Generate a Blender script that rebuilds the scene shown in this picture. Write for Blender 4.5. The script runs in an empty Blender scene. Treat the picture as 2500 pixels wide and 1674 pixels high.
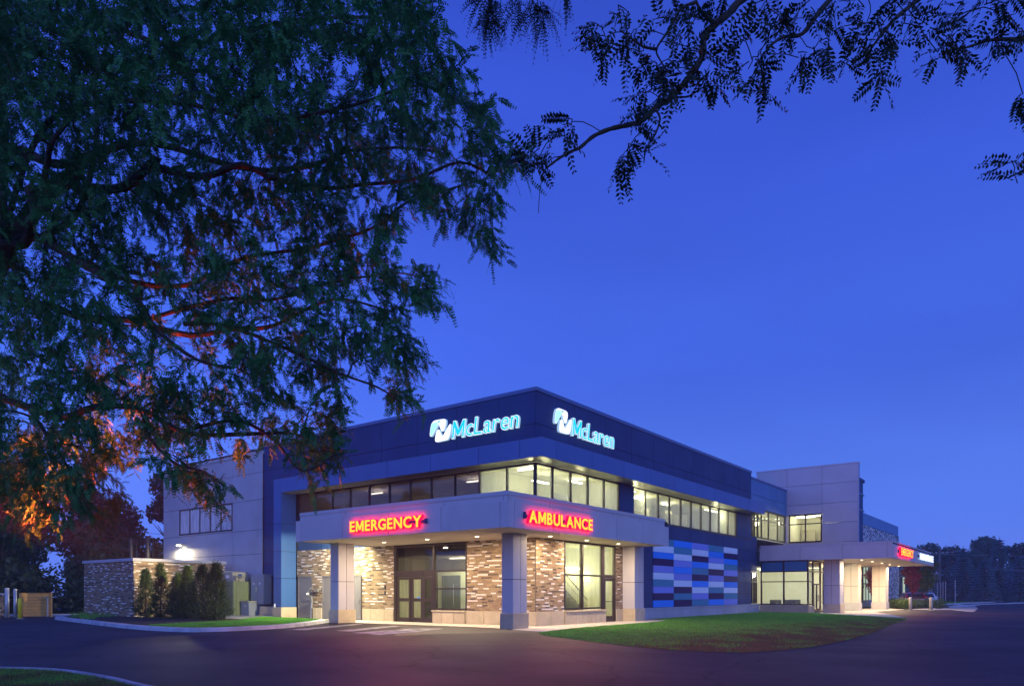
import bpy, math, random
import numpy as np
from mathutils import Vector, Matrix

random.seed(11)
rng = np.random.default_rng(5)
SC = bpy.context.scene
COL = SC.collection

# ------------------------------------------------------------------ camera
cd = bpy.data.cameras.new('camera')
cd.sensor_width = 36.0
cd.lens = 25.25
cd.shift_x = 0.0
cd.shift_y = 0.2436
cd.clip_start = 0.1
cd.clip_end = 3000
cam = bpy.data.objects.new('camera', cd)
COL.objects.link(cam)
cam.location = (-20.90, -16.14, 1.50)
cam.rotation_euler = (math.radians(90), 0, -math.atan2(0.7946, 0.6072))
SC.camera = cam

# ------------------------------------------------------------------ sky
world = bpy.data.worlds.new("World")
SC.world = world
world.use_nodes = True
nt = world.node_tree
for n in list(nt.nodes):
    nt.nodes.remove(n)
def wn(t, **k):
    n = nt.nodes.new(t)
    for a, b in k.items():
        setattr(n, a, b)
    return n
def wmath(op, a, b=None, clamp=False):
    n = wn('ShaderNodeMath', operation=op, use_clamp=clamp)
    for i, v in enumerate((a, b)):
        if v is None:
            continue
        if isinstance(v, (int, float)):
            n.inputs[i].default_value = v
        else:
            nt.links.new(v, n.inputs[i])
    return n.outputs[0]
tc = wn('ShaderNodeTexCoord')
sep = wn('ShaderNodeSeparateXYZ')
nt.links.new(tc.outputs['Generated'], sep.inputs[0])
ramp = wn('ShaderNodeValToRGB')
ramp.color_ramp.interpolation = 'EASE'
els = ramp.color_ramp.elements
els[0].position = 0.0;  els[0].color = (0.130, 0.230, 0.90, 1)
els[1].position = 1.0;  els[1].color = (0.016, 0.060, 0.44, 1)
for p, c in ((0.12, (0.095, 0.220, 0.94)), (0.32, (0.060, 0.150, 0.86)), (0.55, (0.040, 0.098, 0.68)), (0.70, (0.028, 0.068, 0.52))):
    e = els.new(p); e.color = (*c, 1)
nt.links.new(wmath('MAXIMUM', sep.outputs['Z'], 0.0), ramp.inputs[0])
# low dusk afterglow behind the camera, turned off west to brighten the right facade
wdot = wmath('ADD', wmath('MULTIPLY', sep.outputs['X'], 0.75), wmath('MULTIPLY', sep.outputs['Y'], 0.66))
west = wmath('MULTIPLY_ADD', wdot, -0.5)
nt.nodes[-1].inputs[2].default_value = 0.5
west2 = wmath('POWER', west, 2.2, True)
low = wmath('POWER', wmath('SUBTRACT', 1.0, wmath('ABSOLUTE', sep.outputs['Z']), True), 3.0)
glow = wmath('MULTIPLY', west2, low, True)
mix = wn('ShaderNodeMix', data_type='RGBA')
nt.links.new(glow, mix.inputs['Factor'])
nt.links.new(ramp.outputs[0], mix.inputs['A'])
mix.inputs["B"].default_value = (0.52, 0.74, 1.85, 1)
# slightly brighter towards the west high up as well
brt = wn('ShaderNodeMix', data_type='RGBA', blend_type='MULTIPLY')
brt.inputs['Factor'].default_value = 1.0
nt.links.new(mix.outputs['Result'], brt.inputs['A'])
sc_ = wmath('MULTIPLY_ADD', sep.outputs['X'], -0.26)
nt.nodes[-1].inputs[2].default_value = 1.16
comb = wn('ShaderNodeCombineColor')
for i in range(3):
    nt.links.new(sc_, comb.inputs[i])
nt.links.new(comb.outputs[0], brt.inputs['B'])
bg = wn('ShaderNodeBackground')
bg.inputs['Strength'].default_value = 1.0
# faint high haze: very broad, weak mottling of the sky
cn = wn('ShaderNodeTexNoise'); cn.inputs['Scale'].default_value = 1.6; cn.inputs['Detail'].default_value = 4
cmap = wn('ShaderNodeMapping'); cmap.inputs['Scale'].default_value = (1, 1, 3.5)
nt.links.new(tc.outputs['Generated'], cmap.inputs['Vector']); nt.links.new(cmap.outputs[0], cn.inputs['Vector'])
cr = wn('ShaderNodeMapRange'); cr.inputs['From Min'].default_value = .3; cr.inputs['From Max'].default_value = .7
cr.inputs['To Min'].default_value = .93; cr.inputs['To Max'].default_value = 1.09
nt.links.new(cn.outputs['Fac'], cr.inputs['Value'])
cs = wn('ShaderNodeVectorMath', operation='SCALE'); nt.links.new(brt.outputs['Result'], cs.inputs[0]); nt.links.new(cr.outputs[0], cs.inputs['Scale'])
nt.links.new(cs.outputs[0], bg.inputs['Color'])
wo = wn('ShaderNodeOutputWorld')
nt.links.new(bg.outputs[0], wo.inputs['Surface'])

# soft dusk light: a sun lamp added to brighten the right facade
sn = bpy.data.lights.new('dusk_fill', 'SUN'); sn.energy = 0.42; sn.angle = math.radians(50); sn.color = (.46,.64,1.0)
sno = bpy.data.objects.new('dusk_fill', sn); COL.objects.link(sno)
sno.rotation_euler = (Vector((.50,.84,-.42))).to_track_quat('-Z', 'Y').to_euler()

SC.view_settings.view_transform = 'Standard'
SC.view_settings.look = 'None'
SC.view_settings.exposure = 0.0
SC.view_settings.gamma = 1.0
SC.view_settings.use_curve_mapping = False
SC.render.engine = 'CYCLES'
SC.cycles.use_denoising = True
SC.cycles.max_bounces = 7
SC.cycles.diffuse_bounces = 3
SC.cycles.glossy_bounces = 3
SC.cycles.transparent_max_bounces = 24
SC.cycles.transmission_bounces = 3
SC.cycles.caustics_reflective = False
SC.cycles.caustics_refractive = False
SC.cycles.sample_clamp_indirect = 4.0

# ------------------------------------------------------------------ helpers
def mesh(name, verts, faces, mats, mi=None, smooth=False):
    me = bpy.data.meshes.new(name)
    me.from_pydata(verts, [], faces)
    for m in (mats if isinstance(mats, (list, tuple)) else [mats]):
        me.materials.append(m)
    if mi is not None:
        me.polygons.foreach_set('material_index', mi)
    if smooth:
        me.polygons.foreach_set('use_smooth', [True] * len(faces))
    me.update()
    return me

def add(name, me, parent=None, local=False, loc=None, rotz=0.0, kind=None, label=None):
    """Link one object; parts are modelled in world coordinates unless local=True."""
    o = bpy.data.objects.new(name, me)
    COL.objects.link(o)
    if parent is not None:
        o.parent = parent
        if not local and parent.get('_root'):
            o.matrix_parent_inverse = Matrix.Translation(parent.location).inverted()
    if loc is not None:
        o.location = loc
    if rotz:
        o.rotation_euler[2] = rotz
    if kind: o['kind'] = kind
    if label: o['label'] = label
    return o

def tag(o, label, cat, group=None):
    o['label'] = label; o['category'] = cat
    if group: o['group'] = group
    return o

def thing(name, loc, label, cat, group=None, rotz=0.0):
    o = bpy.data.objects.new(name, None)
    COL.objects.link(o)
    o.location = loc
    o.rotation_euler[2] = rotz
    o.empty_display_size = 0.3
    o['_root'] = True
    return tag(o, label, cat, group)

def copy_tree(src, loc, rotz=None, label=None, scale=None, parent=None):
    c = src.copy(); COL.objects.link(c)
    if parent is None:
        c.location = loc
        if rotz is not None: c.rotation_euler[2] = rotz
        if scale is not None: c.scale = (scale,) * 3 if isinstance(scale, (int, float)) else scale
        if label: c['label'] = label
    else:
        c.parent = parent
    for ch in list(src.children):
        copy_tree(ch, None, parent=c)
    return c

class MB:
    """collects boxes, quads and tubes into one mesh"""
    def __init__(s): s.v, s.f, s.m = [], [], []
    def box(s, x0, y0, z0, x1, y1, z1, m=0, ch=0.0):
        x0, x1 = min(x0, x1), max(x0, x1); y0, y1 = min(y0, y1), max(y0, y1); z0, z1 = min(z0, z1), max(z0, z1)
        b = len(s.v)
        if ch <= 0:
            s.v += [(x0,y0,z0),(x1,y0,z0),(x1,y1,z0),(x0,y1,z0),(x0,y0,z1),(x1,y0,z1),(x1,y1,z1),(x0,y1,z1)]
            s.f += [tuple(b+i for i in q) for q in ((0,3,2,1),(4,5,6,7),(0,1,5,4),(1,2,6,5),(2,3,7,6),(3,0,4,7))]
            s.m += [m]*6
        else:
            # box with chamfered edges (24 verts, 26 faces)
            c = min(ch, (x1-x0)/2.1, (y1-y0)/2.1, (z1-z0)/2.1)
            idx = {}
            X, Y, Z = (x0, x1), (y0, y1), (z0, z1)
            for i in (0,1):
                for j in (0,1):
                    for k in (0,1):
                        sx, sy, sz = (1,-1)[i], (1,-1)[j], (1,-1)[k]
                        for ax in range(3):
                            p = [X[i]+sx*c, Y[j]+sy*c, Z[k]+sz*c]
                            p[ax] = (X[i], Y[j], Z[k])[ax]
                            idx[(i,j,k,ax)] = len(s.v); s.v.append(tuple(p))
            n0 = len(s.f)
            for ax in range(3):
                o = [a for a in range(3) if a != ax]
                for e in (0,1):
                    q = []
                    for a, bb in ((0,0),(1,0),(1,1),(0,1)):
                        t = [0,0,0]; t[ax] = e; t[o[0]] = a; t[o[1]] = bb
                        q.append(idx[(*t, ax)])
                    flip = (e == 0) ^ (ax == 1)
                    s.f.append(tuple(reversed(q)) if flip else tuple(q))
            for ax in range(3):   # edge chamfers along axis ax
                o = [a for a in range(3) if a != ax]
                for a in (0,1):
                    for bb in (0,1):
                        t0 = [0,0,0]; t0[o[0]] = a; t0[o[1]] = bb; t1 = list(t0); t1[ax] = 1
                        q = [idx[(*t0,o[0])], idx[(*t0,o[1])], idx[(*t1,o[1])], idx[(*t1,o[0])]]
                        s.f.append(tuple(q))
            for i in (0,1):
                for j in (0,1):
                    for k in (0,1):
                        s.f.append((idx[(i,j,k,0)], idx[(i,j,k,1)], idx[(i,j,k,2)]))
            s.m += [m]*(len(s.f)-n0)
        return s
    def quad(s, a, b_, c, d, m=0):
        b = len(s.v); s.v += [tuple(a), tuple(b_), tuple(c), tuple(d)]; s.f.append((b,b+1,b+2,b+3)); s.m.append(m); return s
    def tube(s, pts, rad, n=8, m=0, cap=True):
        pts = [Vector(p) for p in pts]
        if isinstance(rad, (int, float)): rad = [rad]*len(pts)
        b = len(s.v); prev = None
        for i, p in enumerate(pts):
            d = (pts[min(i+1, len(pts)-1)] - pts[max(i-1, 0)])
            d = d.normalized() if d.length > 1e-9 else Vector((0,0,1))
            u = prev - d*prev.dot(d) if prev is not None else (Vector((1,0,0)) if abs(d.x) < .8 else Vector((0,1,0))).cross(d)
            if u.length < 1e-6: u = Vector((0,1,0)).cross(d)
            u.normalize(); w = d.cross(u); prev = u
            for k in range(n):
                a = 2*math.pi*k/n
                s.v.append(tuple(p + (u*math.cos(a) + w*math.sin(a))*rad[i]))
        for i in range(len(pts)-1):
            for k in range(n):
                s.f.append((b+i*n+k, b+i*n+(k+1)%n, b+(i+1)*n+(k+1)%n, b+(i+1)*n+k)); s.m.append(m)
        if cap:
            s.f.append(tuple(b+k for k in reversed(range(n)))); s.m.append(m)
            e = b+(len(pts)-1)*n
            s.f.append(tuple(e+k for k in range(n))); s.m.append(m)
        return s
    def prism(s, poly, z0, z1, m=0):
        """vertical prism over a ground polygon"""
        b = len(s.v); n = len(poly)
        s.v += [(p[0], p[1], z0) for p in poly] + [(p[0], p[1], z1) for p in poly]
        s.f.append(tuple(b+n+i for i in range(n))); s.m.append(m)
        s.f.append(tuple(b+i for i in reversed(range(n)))); s.m.append(m)
        for i in range(n):
            j = (i+1) % n
            s.f.append((b+i, b+j, b+n+j, b+n+i)); s.m.append(m)
        return s
    def me(s, name, mats, smooth=False, recalc=False):
        me = mesh(name, s.v, s.f, mats, s.m, smooth)
        return me
    def obj(s, name, mats, parent=None, smooth=False, **k):
        return add(name, s.me(name, mats, smooth), parent, **k)

def box(name, a, b, mat, parent=None, ch=0.0, **k):
    return MB().box(*a, *b, ch=ch).obj(name, mat, parent, **k)

def tri_mesh(name, V, tris, mats, mi=None):
    """fast mesh from numpy arrays; tris (n,k) indices"""
    me = bpy.data.meshes.new(name)
    n, k = tris.shape
    me.vertices.add(len(V)); me.vertices.foreach_set('co', V.astype(np.float32).ravel())
    me.loops.add(n*k); me.loops.foreach_set('vertex_index', tris.astype(np.int32).ravel())
    me.polygons.add(n); me.polygons.foreach_set('loop_start', np.arange(n, dtype=np.int32)*k)
    me.polygons.foreach_set('loop_total', np.full(n, k, dtype=np.int32))
    for m in (mats if isinstance(mats, (list, tuple)) else [mats]): me.materials.append(m)
    if mi is not None: me.polygons.foreach_set('material_index', mi.astype(np.int32))
    me.update(calc_edges=True)
    return me

# ------------------------------------------------------------------ materials
def mat(name, base, rough=0.6, metal=0.0, var=0.12, scale=3.0, bump=0.0, bscale=60.0, spec=0.5, coat=0.0, stretch=None, dirt=0.0, dscale=0.6, piece=.05):
    m = bpy.data.materials.new(name); m.use_nodes = True
    t = m.node_tree; b = t.nodes['Principled BSDF']
    b.inputs['Roughness'].default_value = rough; b.inputs['Metallic'].default_value = metal
    b.inputs['Specular IOR Level'].default_value = spec
    b.inputs['Coat Weight'].default_value = coat
    g = t.nodes.new('ShaderNodeNewGeometry')
    pos = g.outputs['Position']
    if stretch:
        mp = t.nodes.new('ShaderNodeMapping'); mp.inputs['Scale'].default_value = stretch
        t.links.new(pos, mp.inputs['Vector']); pos = mp.outputs[0]
    nz = t.nodes.new('ShaderNodeTexNoise'); nz.inputs['Scale'].default_value = scale
    nz.inputs['Detail'].default_value = 5; nz.inputs['Roughness'].default_value = .6
    t.links.new(pos, nz.inputs['Vector'])
    mr = t.nodes.new('ShaderNodeMapRange')
    mr.inputs['From Min'].default_value = .3; mr.inputs['From Max'].default_value = .7
    mr.inputs['To Min'].default_value = 1-var; mr.inputs['To Max'].default_value = 1+var
    t.links.new(nz.outputs['Fac'], mr.inputs['Value'])
    mx = t.nodes.new('ShaderNodeVectorMath'); mx.operation = 'SCALE'
    mx.inputs[0].default_value = base; t.links.new(mr.outputs[0], mx.inputs['Scale'])
    oi = t.nodes.new('ShaderNodeObjectInfo'); pr = t.nodes.new('ShaderNodeMapRange')
    pr.inputs['To Min'].default_value = 1-piece; pr.inputs['To Max'].default_value = 1+piece; t.links.new(oi.outputs['Random'], pr.inputs['Value'])
    pm = t.nodes.new('ShaderNodeVectorMath'); pm.operation = 'SCALE'; t.links.new(mx.outputs[0], pm.inputs[0]); t.links.new(pr.outputs[0], pm.inputs['Scale'])
    src = pm.outputs[0]
    if dirt:
        n2 = t.nodes.new('ShaderNodeTexNoise'); n2.inputs['Scale'].default_value = dscale; n2.inputs['Detail'].default_value = 7
        t.links.new(g.outputs['Position'], n2.inputs['Vector'])
        r2 = t.nodes.new('ShaderNodeMapRange'); r2.inputs['From Min'].default_value = .42; r2.inputs['From Max'].default_value = .68
        r2.inputs['To Min'].default_value = 1.0; r2.inputs['To Max'].default_value = 1-dirt
        t.links.new(n2.outputs['Fac'], r2.inputs['Value'])
        m2 = t.nodes.new('ShaderNodeVectorMath'); m2.operation = 'SCALE'
        t.links.new(src, m2.inputs[0]); t.links.new(r2.outputs[0], m2.inputs['Scale']); src = m2.outputs[0]
        rr = t.nodes.new('ShaderNodeMapRange'); rr.inputs['To Min'].default_value = rough*.8; rr.inputs['To Max'].default_value = min(1, rough*1.25)
        t.links.new(n2.outputs['Fac'], rr.inputs['Value']); t.links.new(rr.outputs[0], b.inputs['Roughness'])
    t.links.new(src, b.inputs['Base Color'])
    if bump:
        n3 = t.nodes.new('ShaderNodeTexNoise'); n3.inputs['Scale'].default_value = bscale; n3.inputs['Detail'].default_value = 4
        t.links.new(g.outputs['Position'], n3.inputs['Vector'])
        bp = t.nodes.new('ShaderNodeBump'); bp.inputs['Strength'].default_value = bump; bp.inputs['Distance'].default_value = .02
        t.links.new(n3.outputs['Fac'], bp.inputs['Height']); t.links.new(bp.outputs[0], b.inputs['Normal'])
    return m

def emit(name, color, strength):
    m = bpy.data.materials.new(name); m.use_nodes = True
    t = m.node_tree; b = t.nodes['Principled BSDF']
    b.inputs['Base Color'].default_value = (*[min(1, c*.5) for c in color], 1)
    b.inputs['Emission Color'].default_value = (*color, 1)
    b.inputs['Emission Strength'].default_value = strength
    return m

def glass_mat(name, tint=(.92,.95,.93), haze=0.12, hcol=(.8,.85,.8), rough=0.03, streak=(1.5,1.5,.25), refl=1.0):
    m = bpy.data.materials.new(name); m.use_nodes = True
    t = m.node_tree
    for n in list(t.nodes): t.nodes.remove(n)
    out = t.nodes.new('ShaderNodeOutputMaterial')
    tr = t.nodes.new('ShaderNodeBsdfTransparent'); tr.inputs[0].default_value = (*tint, 1)
    tl = t.nodes.new('ShaderNodeBsdfTranslucent'); tl.inputs[0].default_value = (*hcol, 1)
    gl = t.nodes.new('ShaderNodeBsdfGlossy'); gl.inputs['Roughness'].default_value = rough
    gl.inputs[0].default_value = (refl, refl, refl, 1)
    g = t.nodes.new('ShaderNodeNewGeometry')
    mp = t.nodes.new('ShaderNodeMapping'); mp.inputs['Scale'].default_value = streak; t.links.new(g.outputs['Position'], mp.inputs['Vector'])
    nz = t.nodes.new('ShaderNodeTexNoise'); nz.inputs['Scale'].default_value = 2.2; nz.inputs['Detail'].default_value = 6; nz.inputs['Distortion'].default_value = .6
    t.links.new(mp.outputs[0], nz.inputs['Vector'])
    mr = t.nodes.new('ShaderNodeMapRange'); mr.inputs['From Min'].default_value = .35; mr.inputs['From Max'].default_value = .7
    mr.inputs['To Min'].default_value = haze*.7; mr.inputs['To Max'].default_value = haze*1.3
    t.links.new(nz.outputs['Fac'], mr.inputs['Value'])
    m1 = t.nodes.new('ShaderNodeMixShader'); t.links.new(mr.outputs[0], m1.inputs[0]); t.links.new(tr.outputs[0], m1.inputs[1]); t.links.new(tl.outputs[0], m1.inputs[2])
    fr = t.nodes.new('ShaderNodeFresnel'); fr.inputs['IOR'].default_value = 1.5
    bf = t.nodes.new('ShaderNodeMath'); bf.operation = 'SUBTRACT'; bf.inputs[0].default_value = 1.0; t.links.new(g.outputs['Backfacing'], bf.inputs[1])
    fm = t.nodes.new('ShaderNodeMath'); fm.operation = 'MULTIPLY'; t.links.new(fr.outputs[0], fm.inputs[0]); t.links.new(bf.outputs[0], fm.inputs[1])
    m2 = t.nodes.new('ShaderNodeMixShader'); t.links.new(fm.outputs[0], m2.inputs[0]); t.links.new(m1.outputs[0], m2.inputs[1]); t.links.new(gl.outputs[0], m2.inputs[2])
    t.links.new(m2.outputs[0], out.inputs['Surface'])
    return m

def leaf_mat(name, base, var=0.45, scale=1.2, trans=0.35, second=None):
    m = bpy.data.materials.new(name); m.use_nodes = True
    t = m.node_tree
    for n in list(t.nodes): t.nodes.remove(n)
    out = t.nodes.new('ShaderNodeOutputMaterial')
    g = t.nodes.new('ShaderNodeNewGeometry')
    nz = t.nodes.new('ShaderNodeTexNoise'); nz.inputs['Scale'].default_value = scale; nz.inputs['Detail'].default_value = 8; nz.inputs['Roughness'].default_value = .75
    t.links.new(g.outputs['Position'], nz.inputs['Vector'])
    rp = t.nodes.new('ShaderNodeValToRGB')
    e = rp.color_ramp.elements
    e[0].position = .3; e[0].color = (*[c*(1-var) for c in base], 1)
    e[1].position = .62; e[1].color = (*[c*(1+var) for c in base], 1)
    if second:
        x = e.new(.74); x.color = (*second, 1)
    t.links.new(nz.outputs['Fac'], rp.inputs[0])
    d = t.nodes.new('ShaderNodeBsdfPrincipled'); d.inputs['Roughness'].default_value = .55; d.inputs['Specular IOR Level'].default_value = .3
    t.links.new(rp.outputs[0], d.inputs['Base Color'])
    tl = t.nodes.new('ShaderNodeBsdfTranslucent'); t.links.new(rp.outputs[0], tl.inputs[0])
    mx = t.nodes.new('ShaderNodeMixShader'); mx.inputs[0].default_value = trans
    t.links.new(d.outputs[0], mx.inputs[1]); t.links.new(tl.outputs[0], mx.inputs[2])
    t.links.new(mx.outputs[0], out.inputs['Surface'])
    return m

M = {}
M['asphalt'] = mat('asphalt', (.036,.025,.031), .62, var=.30, scale=.5, bump=.9, bscale=70, dirt=.42, dscale=.25, stretch=(1,.35,1), spec=.30)
M['asphalt_new'] = mat('asphalt_patch', (.032,.025,.028), .6, var=.1, scale=.8, bump=.3, bscale=120)
M['concrete'] = mat('pale_concrete', (.50,.46,.41), .8, var=.08, scale=1.5, bump=.15, bscale=80, dirt=.22, dscale=.9)
M['kerb'] = mat('kerb_concrete', (.46,.47,.50), .85, var=.12, scale=2.2, bump=.3, bscale=50, dirt=.3, dscale=1.7)
M['lawn_soil'] = mat('lawn_soil', (.04,.075,.02), .95, var=.35, scale=2.0, bump=.5, bscale=30)
M['field'] = mat('field_ground', (.022,.035,.015), .95, var=.4, scale=.3)
M['mulch'] = mat('bark_mulch', (.038,.022,.014), .95, var=.5, scale=18, bump=1.0, bscale=40)
M['gravel'] = mat('pale_gravel', (.30,.29,.26), .9, var=.5, scale=22, bump=1.0, bscale=40)
M['paint'] = mat('painted_light_streak', (.40,.40,.39), .7, var=.45, scale=4, dirt=.85, dscale=1.6)
M['navy'] = mat('navy_panel', (.014,.055,.165), .6, var=.05, scale=.8, dirt=.1, spec=.25)
M['navy_seam'] = mat('dark_seam', (.012,.012,.022), .8)
M['blue'] = mat('blue_grey_panel', (.045,.13,.36), .42, metal=.0, var=.04, scale=.8, dirt=.08)
M['bluecop'] = mat('blue_coping', (.07,.13,.30), .4, var=.04)
M['lightblue'] = mat('slate_blue_panel', (.07,.20,.42), .5, var=.05, scale=.8, dirt=.08)
M['grey'] = mat('pale_grey_panel', (.50,.48,.52), .45, var=.04, scale=.9, dirt=.08, dscale=.5)
M['greywall'] = mat('grey_wall_panel', (.42,.42,.47), .65, var=.06, scale=1.2, dirt=.12, dscale=.45)
M['soffit'] = mat('white_soffit', (.78,.68,.54), .7, var=.03, scale=1)
M['bsoffit'] = mat('metal_soffit', (.42,.43,.42), .35, var=.03, scale=1, metal=.3)
M['tan'] = mat('tan_stone_base', (.54,.44,.29), .75, var=.07, scale=4, dirt=.14, dscale=1.4, bump=.08, bscale=90)
M['bronze'] = mat('dark_bronze_frame', (.045,.032,.030), .4, metal=.4, var=.05)
M['door'] = mat('grey_service_door', (.17,.16,.17), .55, var=.04, dirt=.1)
M['wall_in'] = mat('interior_wall', (.74,.74,.60), .85, var=.03, scale=.8)
M['floor_in'] = mat('interior_floor', (.48,.46,.40), .5, var=.05)
M['door_in'] = mat('interior_grey_door', (.13,.14,.15), .4, var=.05)
M['steel'] = mat('galvanised_steel', (.45,.46,.48), .5, metal=.4, var=.08)
M['brushed'] = mat('brushed_metal', (.6,.6,.58), .3, metal=.9)
M['black'] = mat('black_metal', (.02,.02,.022), .45)
M['mortar'] = mat('grey_mortar', (.17,.15,.13), .95, var=.15, scale=15)
M['b_white'] = mat('white_brick', (.70,.64,.60), .8, var=.14, scale=9, bump=.3, bscale=70)
M['b_tan'] = mat('tan_brick', (.33,.24,.14), .85, var=.12, scale=7, bump=.3, bscale=70)
M['b_brown'] = mat('brown_brick', (.24,.165,.10), .85, var=.12, scale=7, bump=.3, bscale=70)
M['b_sand'] = mat('sand_brick', (.30,.20,.13), .85, var=.12, scale=7, bump=.3, bscale=70)
M['b_dark'] = mat('dark_brick', (.085,.06,.05), .85, var=.22, scale=7, bump=.3, bscale=70)
BR = [M['b_white'], M['b_tan'], M['b_brown'], M['b_sand'], M['b_dark']]
M['mo_L'] = mat('pale_lilac_panel', (.76,.84,.95), .62, var=.03, spec=.2, bump=0)
M['mo_P'] = mat('violet_panel', (.24,.30,.78), .62, var=.03, spec=.2)
M['mo_B'] = mat('bright_blue_panel', (.01,.28,.95), .62, var=.03, spec=.2)
M['mo_T'] = mat('teal_panel', (.05,.27,.42), .62, var=.03, spec=.2)
M['mo_D'] = mat('dark_plum_panel', (.016,.012,.10), .62, var=.03, spec=.2)
M['glass'] = glass_mat('window_glass', tint=(.90,.91,.84), haze=.20)
M['glass_clear'] = glass_mat('clear_glass', haze=.04)
M['glass_dim'] = glass_mat('tinted_glass', tint=(.42,.40,.40), haze=.10, hcol=(.5,.5,.5))
M['spandrel'] = mat('blue_spandrel_glass', (.05,.16,.30), .15, var=.03, spec=.8)
M['bark'] = mat('locust_bark', (.055,.040,.034), .95, var=.35, scale=14, bump=1.0, bscale=45, stretch=(1,1,.4))
M['twig'] = mat('twig_bark', (.035,.026,.02), .9)
M['leaf'] = leaf_mat('locust_leaf', (.040,.165,.050), var=.4, scale=1.1, second=(.14,.11,.03))
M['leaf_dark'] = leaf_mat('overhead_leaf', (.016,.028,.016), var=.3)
M['leaf_wood'] = leaf_mat('woodland_leaf', (.045,.065,.03), var=.5, scale=.5, second=(.09,.085,.03))
M['leaf_spruce'] = leaf_mat('spruce_needles', (.10,.19,.20), var=.45, scale=.5, trans=.1)
M['leaf_far'] = leaf_mat('far_leaf', (.05,.11,.09), var=.4, scale=.3)
M['leaf_red'] = leaf_mat('red_leaf', (.42,.04,.05), var=.4, scale=2)
M['leaf_yell'] = leaf_mat('yellow_green_leaf', (.13,.16,.03), var=.4, scale=2)
M['leaf_box'] = leaf_mat('boxwood_leaf', (.07,.12,.025), var=.5, scale=5)
M['leaf_arb'] = leaf_mat('arborvitae_leaf', (.045,.075,.022), var=.5, scale=6, trans=.15, second=(.13,.075,.03))
M['grass'] = leaf_mat('grass_blade', (.14,.42,.05), var=.35, scale=1.5, trans=.35)
M['grass_dry'] = leaf_mat('dry_grass_blade', (.14,.13,.045), var=.35, scale=1.5, trans=.3)
M['wood'] = mat('cedar_plank', (.56,.30,.08), .7, var=.25, scale=5, stretch=(1,1,9), bump=.2, bscale=30)
M['yellow'] = mat('yellow_bollard_paint', (.85,.66,.01), .45, var=.06)
M['green_metal'] = mat('olive_green_metal', (.21,.25,.12), .5, var=.05, dirt=.12)
M['cab'] = mat('grey_cabinet_metal', (.30,.33,.37), .45, var=.04, dirt=.1)
M['beige_cab'] = mat('beige_cabinet_metal', (.36,.34,.26), .5, var=.05)
M['white'] = mat('white_sticker', (.75,.75,.73), .6)
M['red_paint'] = mat('red_car_paint', (.60,.015,.03), .25, coat=.8, var=.02)
M['white_paint'] = mat('white_car_paint', (.7,.72,.75), .25, coat=.6, var=.02)
M['rubber'] = mat('black_rubber', (.02,.02,.02), .8)
M['carglass'] = mat('car_window_glass', (.02,.03,.04), .08, spec=.9)
M['chrome'] = mat('chrome_trim', (.8,.8,.82), .12, metal=1)
M['pole_wood'] = mat('weathered_pole_wood', (.16,.14,.14), .9, var=.2, scale=5)
M['lamp_white'] = emit('cool_tube_lamp', (1.0,1.0,.80), 9.0)
M['lamp_down'] = emit('downlight_lens', (1.0,.80,.52), 14.0)
M['lamp_wall'] = emit('wall_lamp_lens', (1.0,.93,.62), 60.0)
M['e_yellow'] = emit('sign_face_yellow', (1.0,.70,.02), 1.15)
M['e_red'] = emit('sign_edge_red', (1.0,.0,.010), 9)
M['e_cyan'] = emit('sign_face_cyan', (.0,.66,.80), 1.0)
M['e_white'] = emit('sign_white_face', (.95,1.0,1.0), 1.15)
M['e_halo'] = emit('sign_white_edge', (.50,.78,1.0), .62)
M['e_ltcyan'] = emit('sign_pale_cyan_face', (.45,.95,.95), 1.0)
M['e_teal'] = emit('sign_teal_face', (.0,.50,.50), .9)
M['e_cool'] = emit('sign_cool_white_face', (.85,.93,1.0), 2.6)
M['e_warn'] = emit('added_red_lamp_lens', (1.0,.20,.04), 60.0)

# worn asphalt: wandering cracks and pale grit on top of the general mottling
_t = M['asphalt'].node_tree; _b = _t.nodes['Principled BSDF']; _src = _b.inputs['Base Color'].links[0].from_socket
_g = _t.nodes.new('ShaderNodeNewGeometry')
_n = _t.nodes.new('ShaderNodeTexNoise'); _n.inputs['Scale'].default_value = .55; _n.inputs['Detail'].default_value = 6; _t.links.new(_g.outputs['Position'], _n.inputs['Vector'])
_a = _t.nodes.new('ShaderNodeVectorMath'); _a.operation = 'MULTIPLY_ADD'; _t.links.new(_n.outputs['Color'], _a.inputs[0]); _a.inputs[1].default_value = (2.2,2.2,0); _t.links.new(_g.outputs['Position'], _a.inputs[2])
_v = _t.nodes.new('ShaderNodeTexVoronoi'); _v.feature = 'DISTANCE_TO_EDGE'; _v.inputs['Scale'].default_value = .16; _t.links.new(_a.outputs[0], _v.inputs['Vector'])
_r = _t.nodes.new('ShaderNodeMapRange'); _r.inputs['From Min'].default_value = .003; _r.inputs['From Max'].default_value = .010; _r.inputs['To Min'].default_value = .25; _r.inputs['To Max'].default_value = 1
_t.links.new(_v.outputs['Distance'], _r.inputs['Value'])
_w = _t.nodes.new('ShaderNodeTexNoise'); _w.inputs['Scale'].default_value = 38; _w.inputs['Detail'].default_value = 2; _t.links.new(_g.outputs['Position'], _w.inputs['Vector'])
_q = _t.nodes.new('ShaderNodeMapRange'); _q.inputs['From Min'].default_value = .62; _q.inputs['From Max'].default_value = .72; _q.inputs['To Min'].default_value = 1; _q.inputs['To Max'].default_value = 3.2
_t.links.new(_w.outputs['Fac'], _q.inputs['Value'])
_m = _t.nodes.new('ShaderNodeMath'); _m.operation = 'MULTIPLY'; _t.links.new(_r.outputs[0], _m.inputs[0]); _t.links.new(_q.outputs[0], _m.inputs[1])
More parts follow.
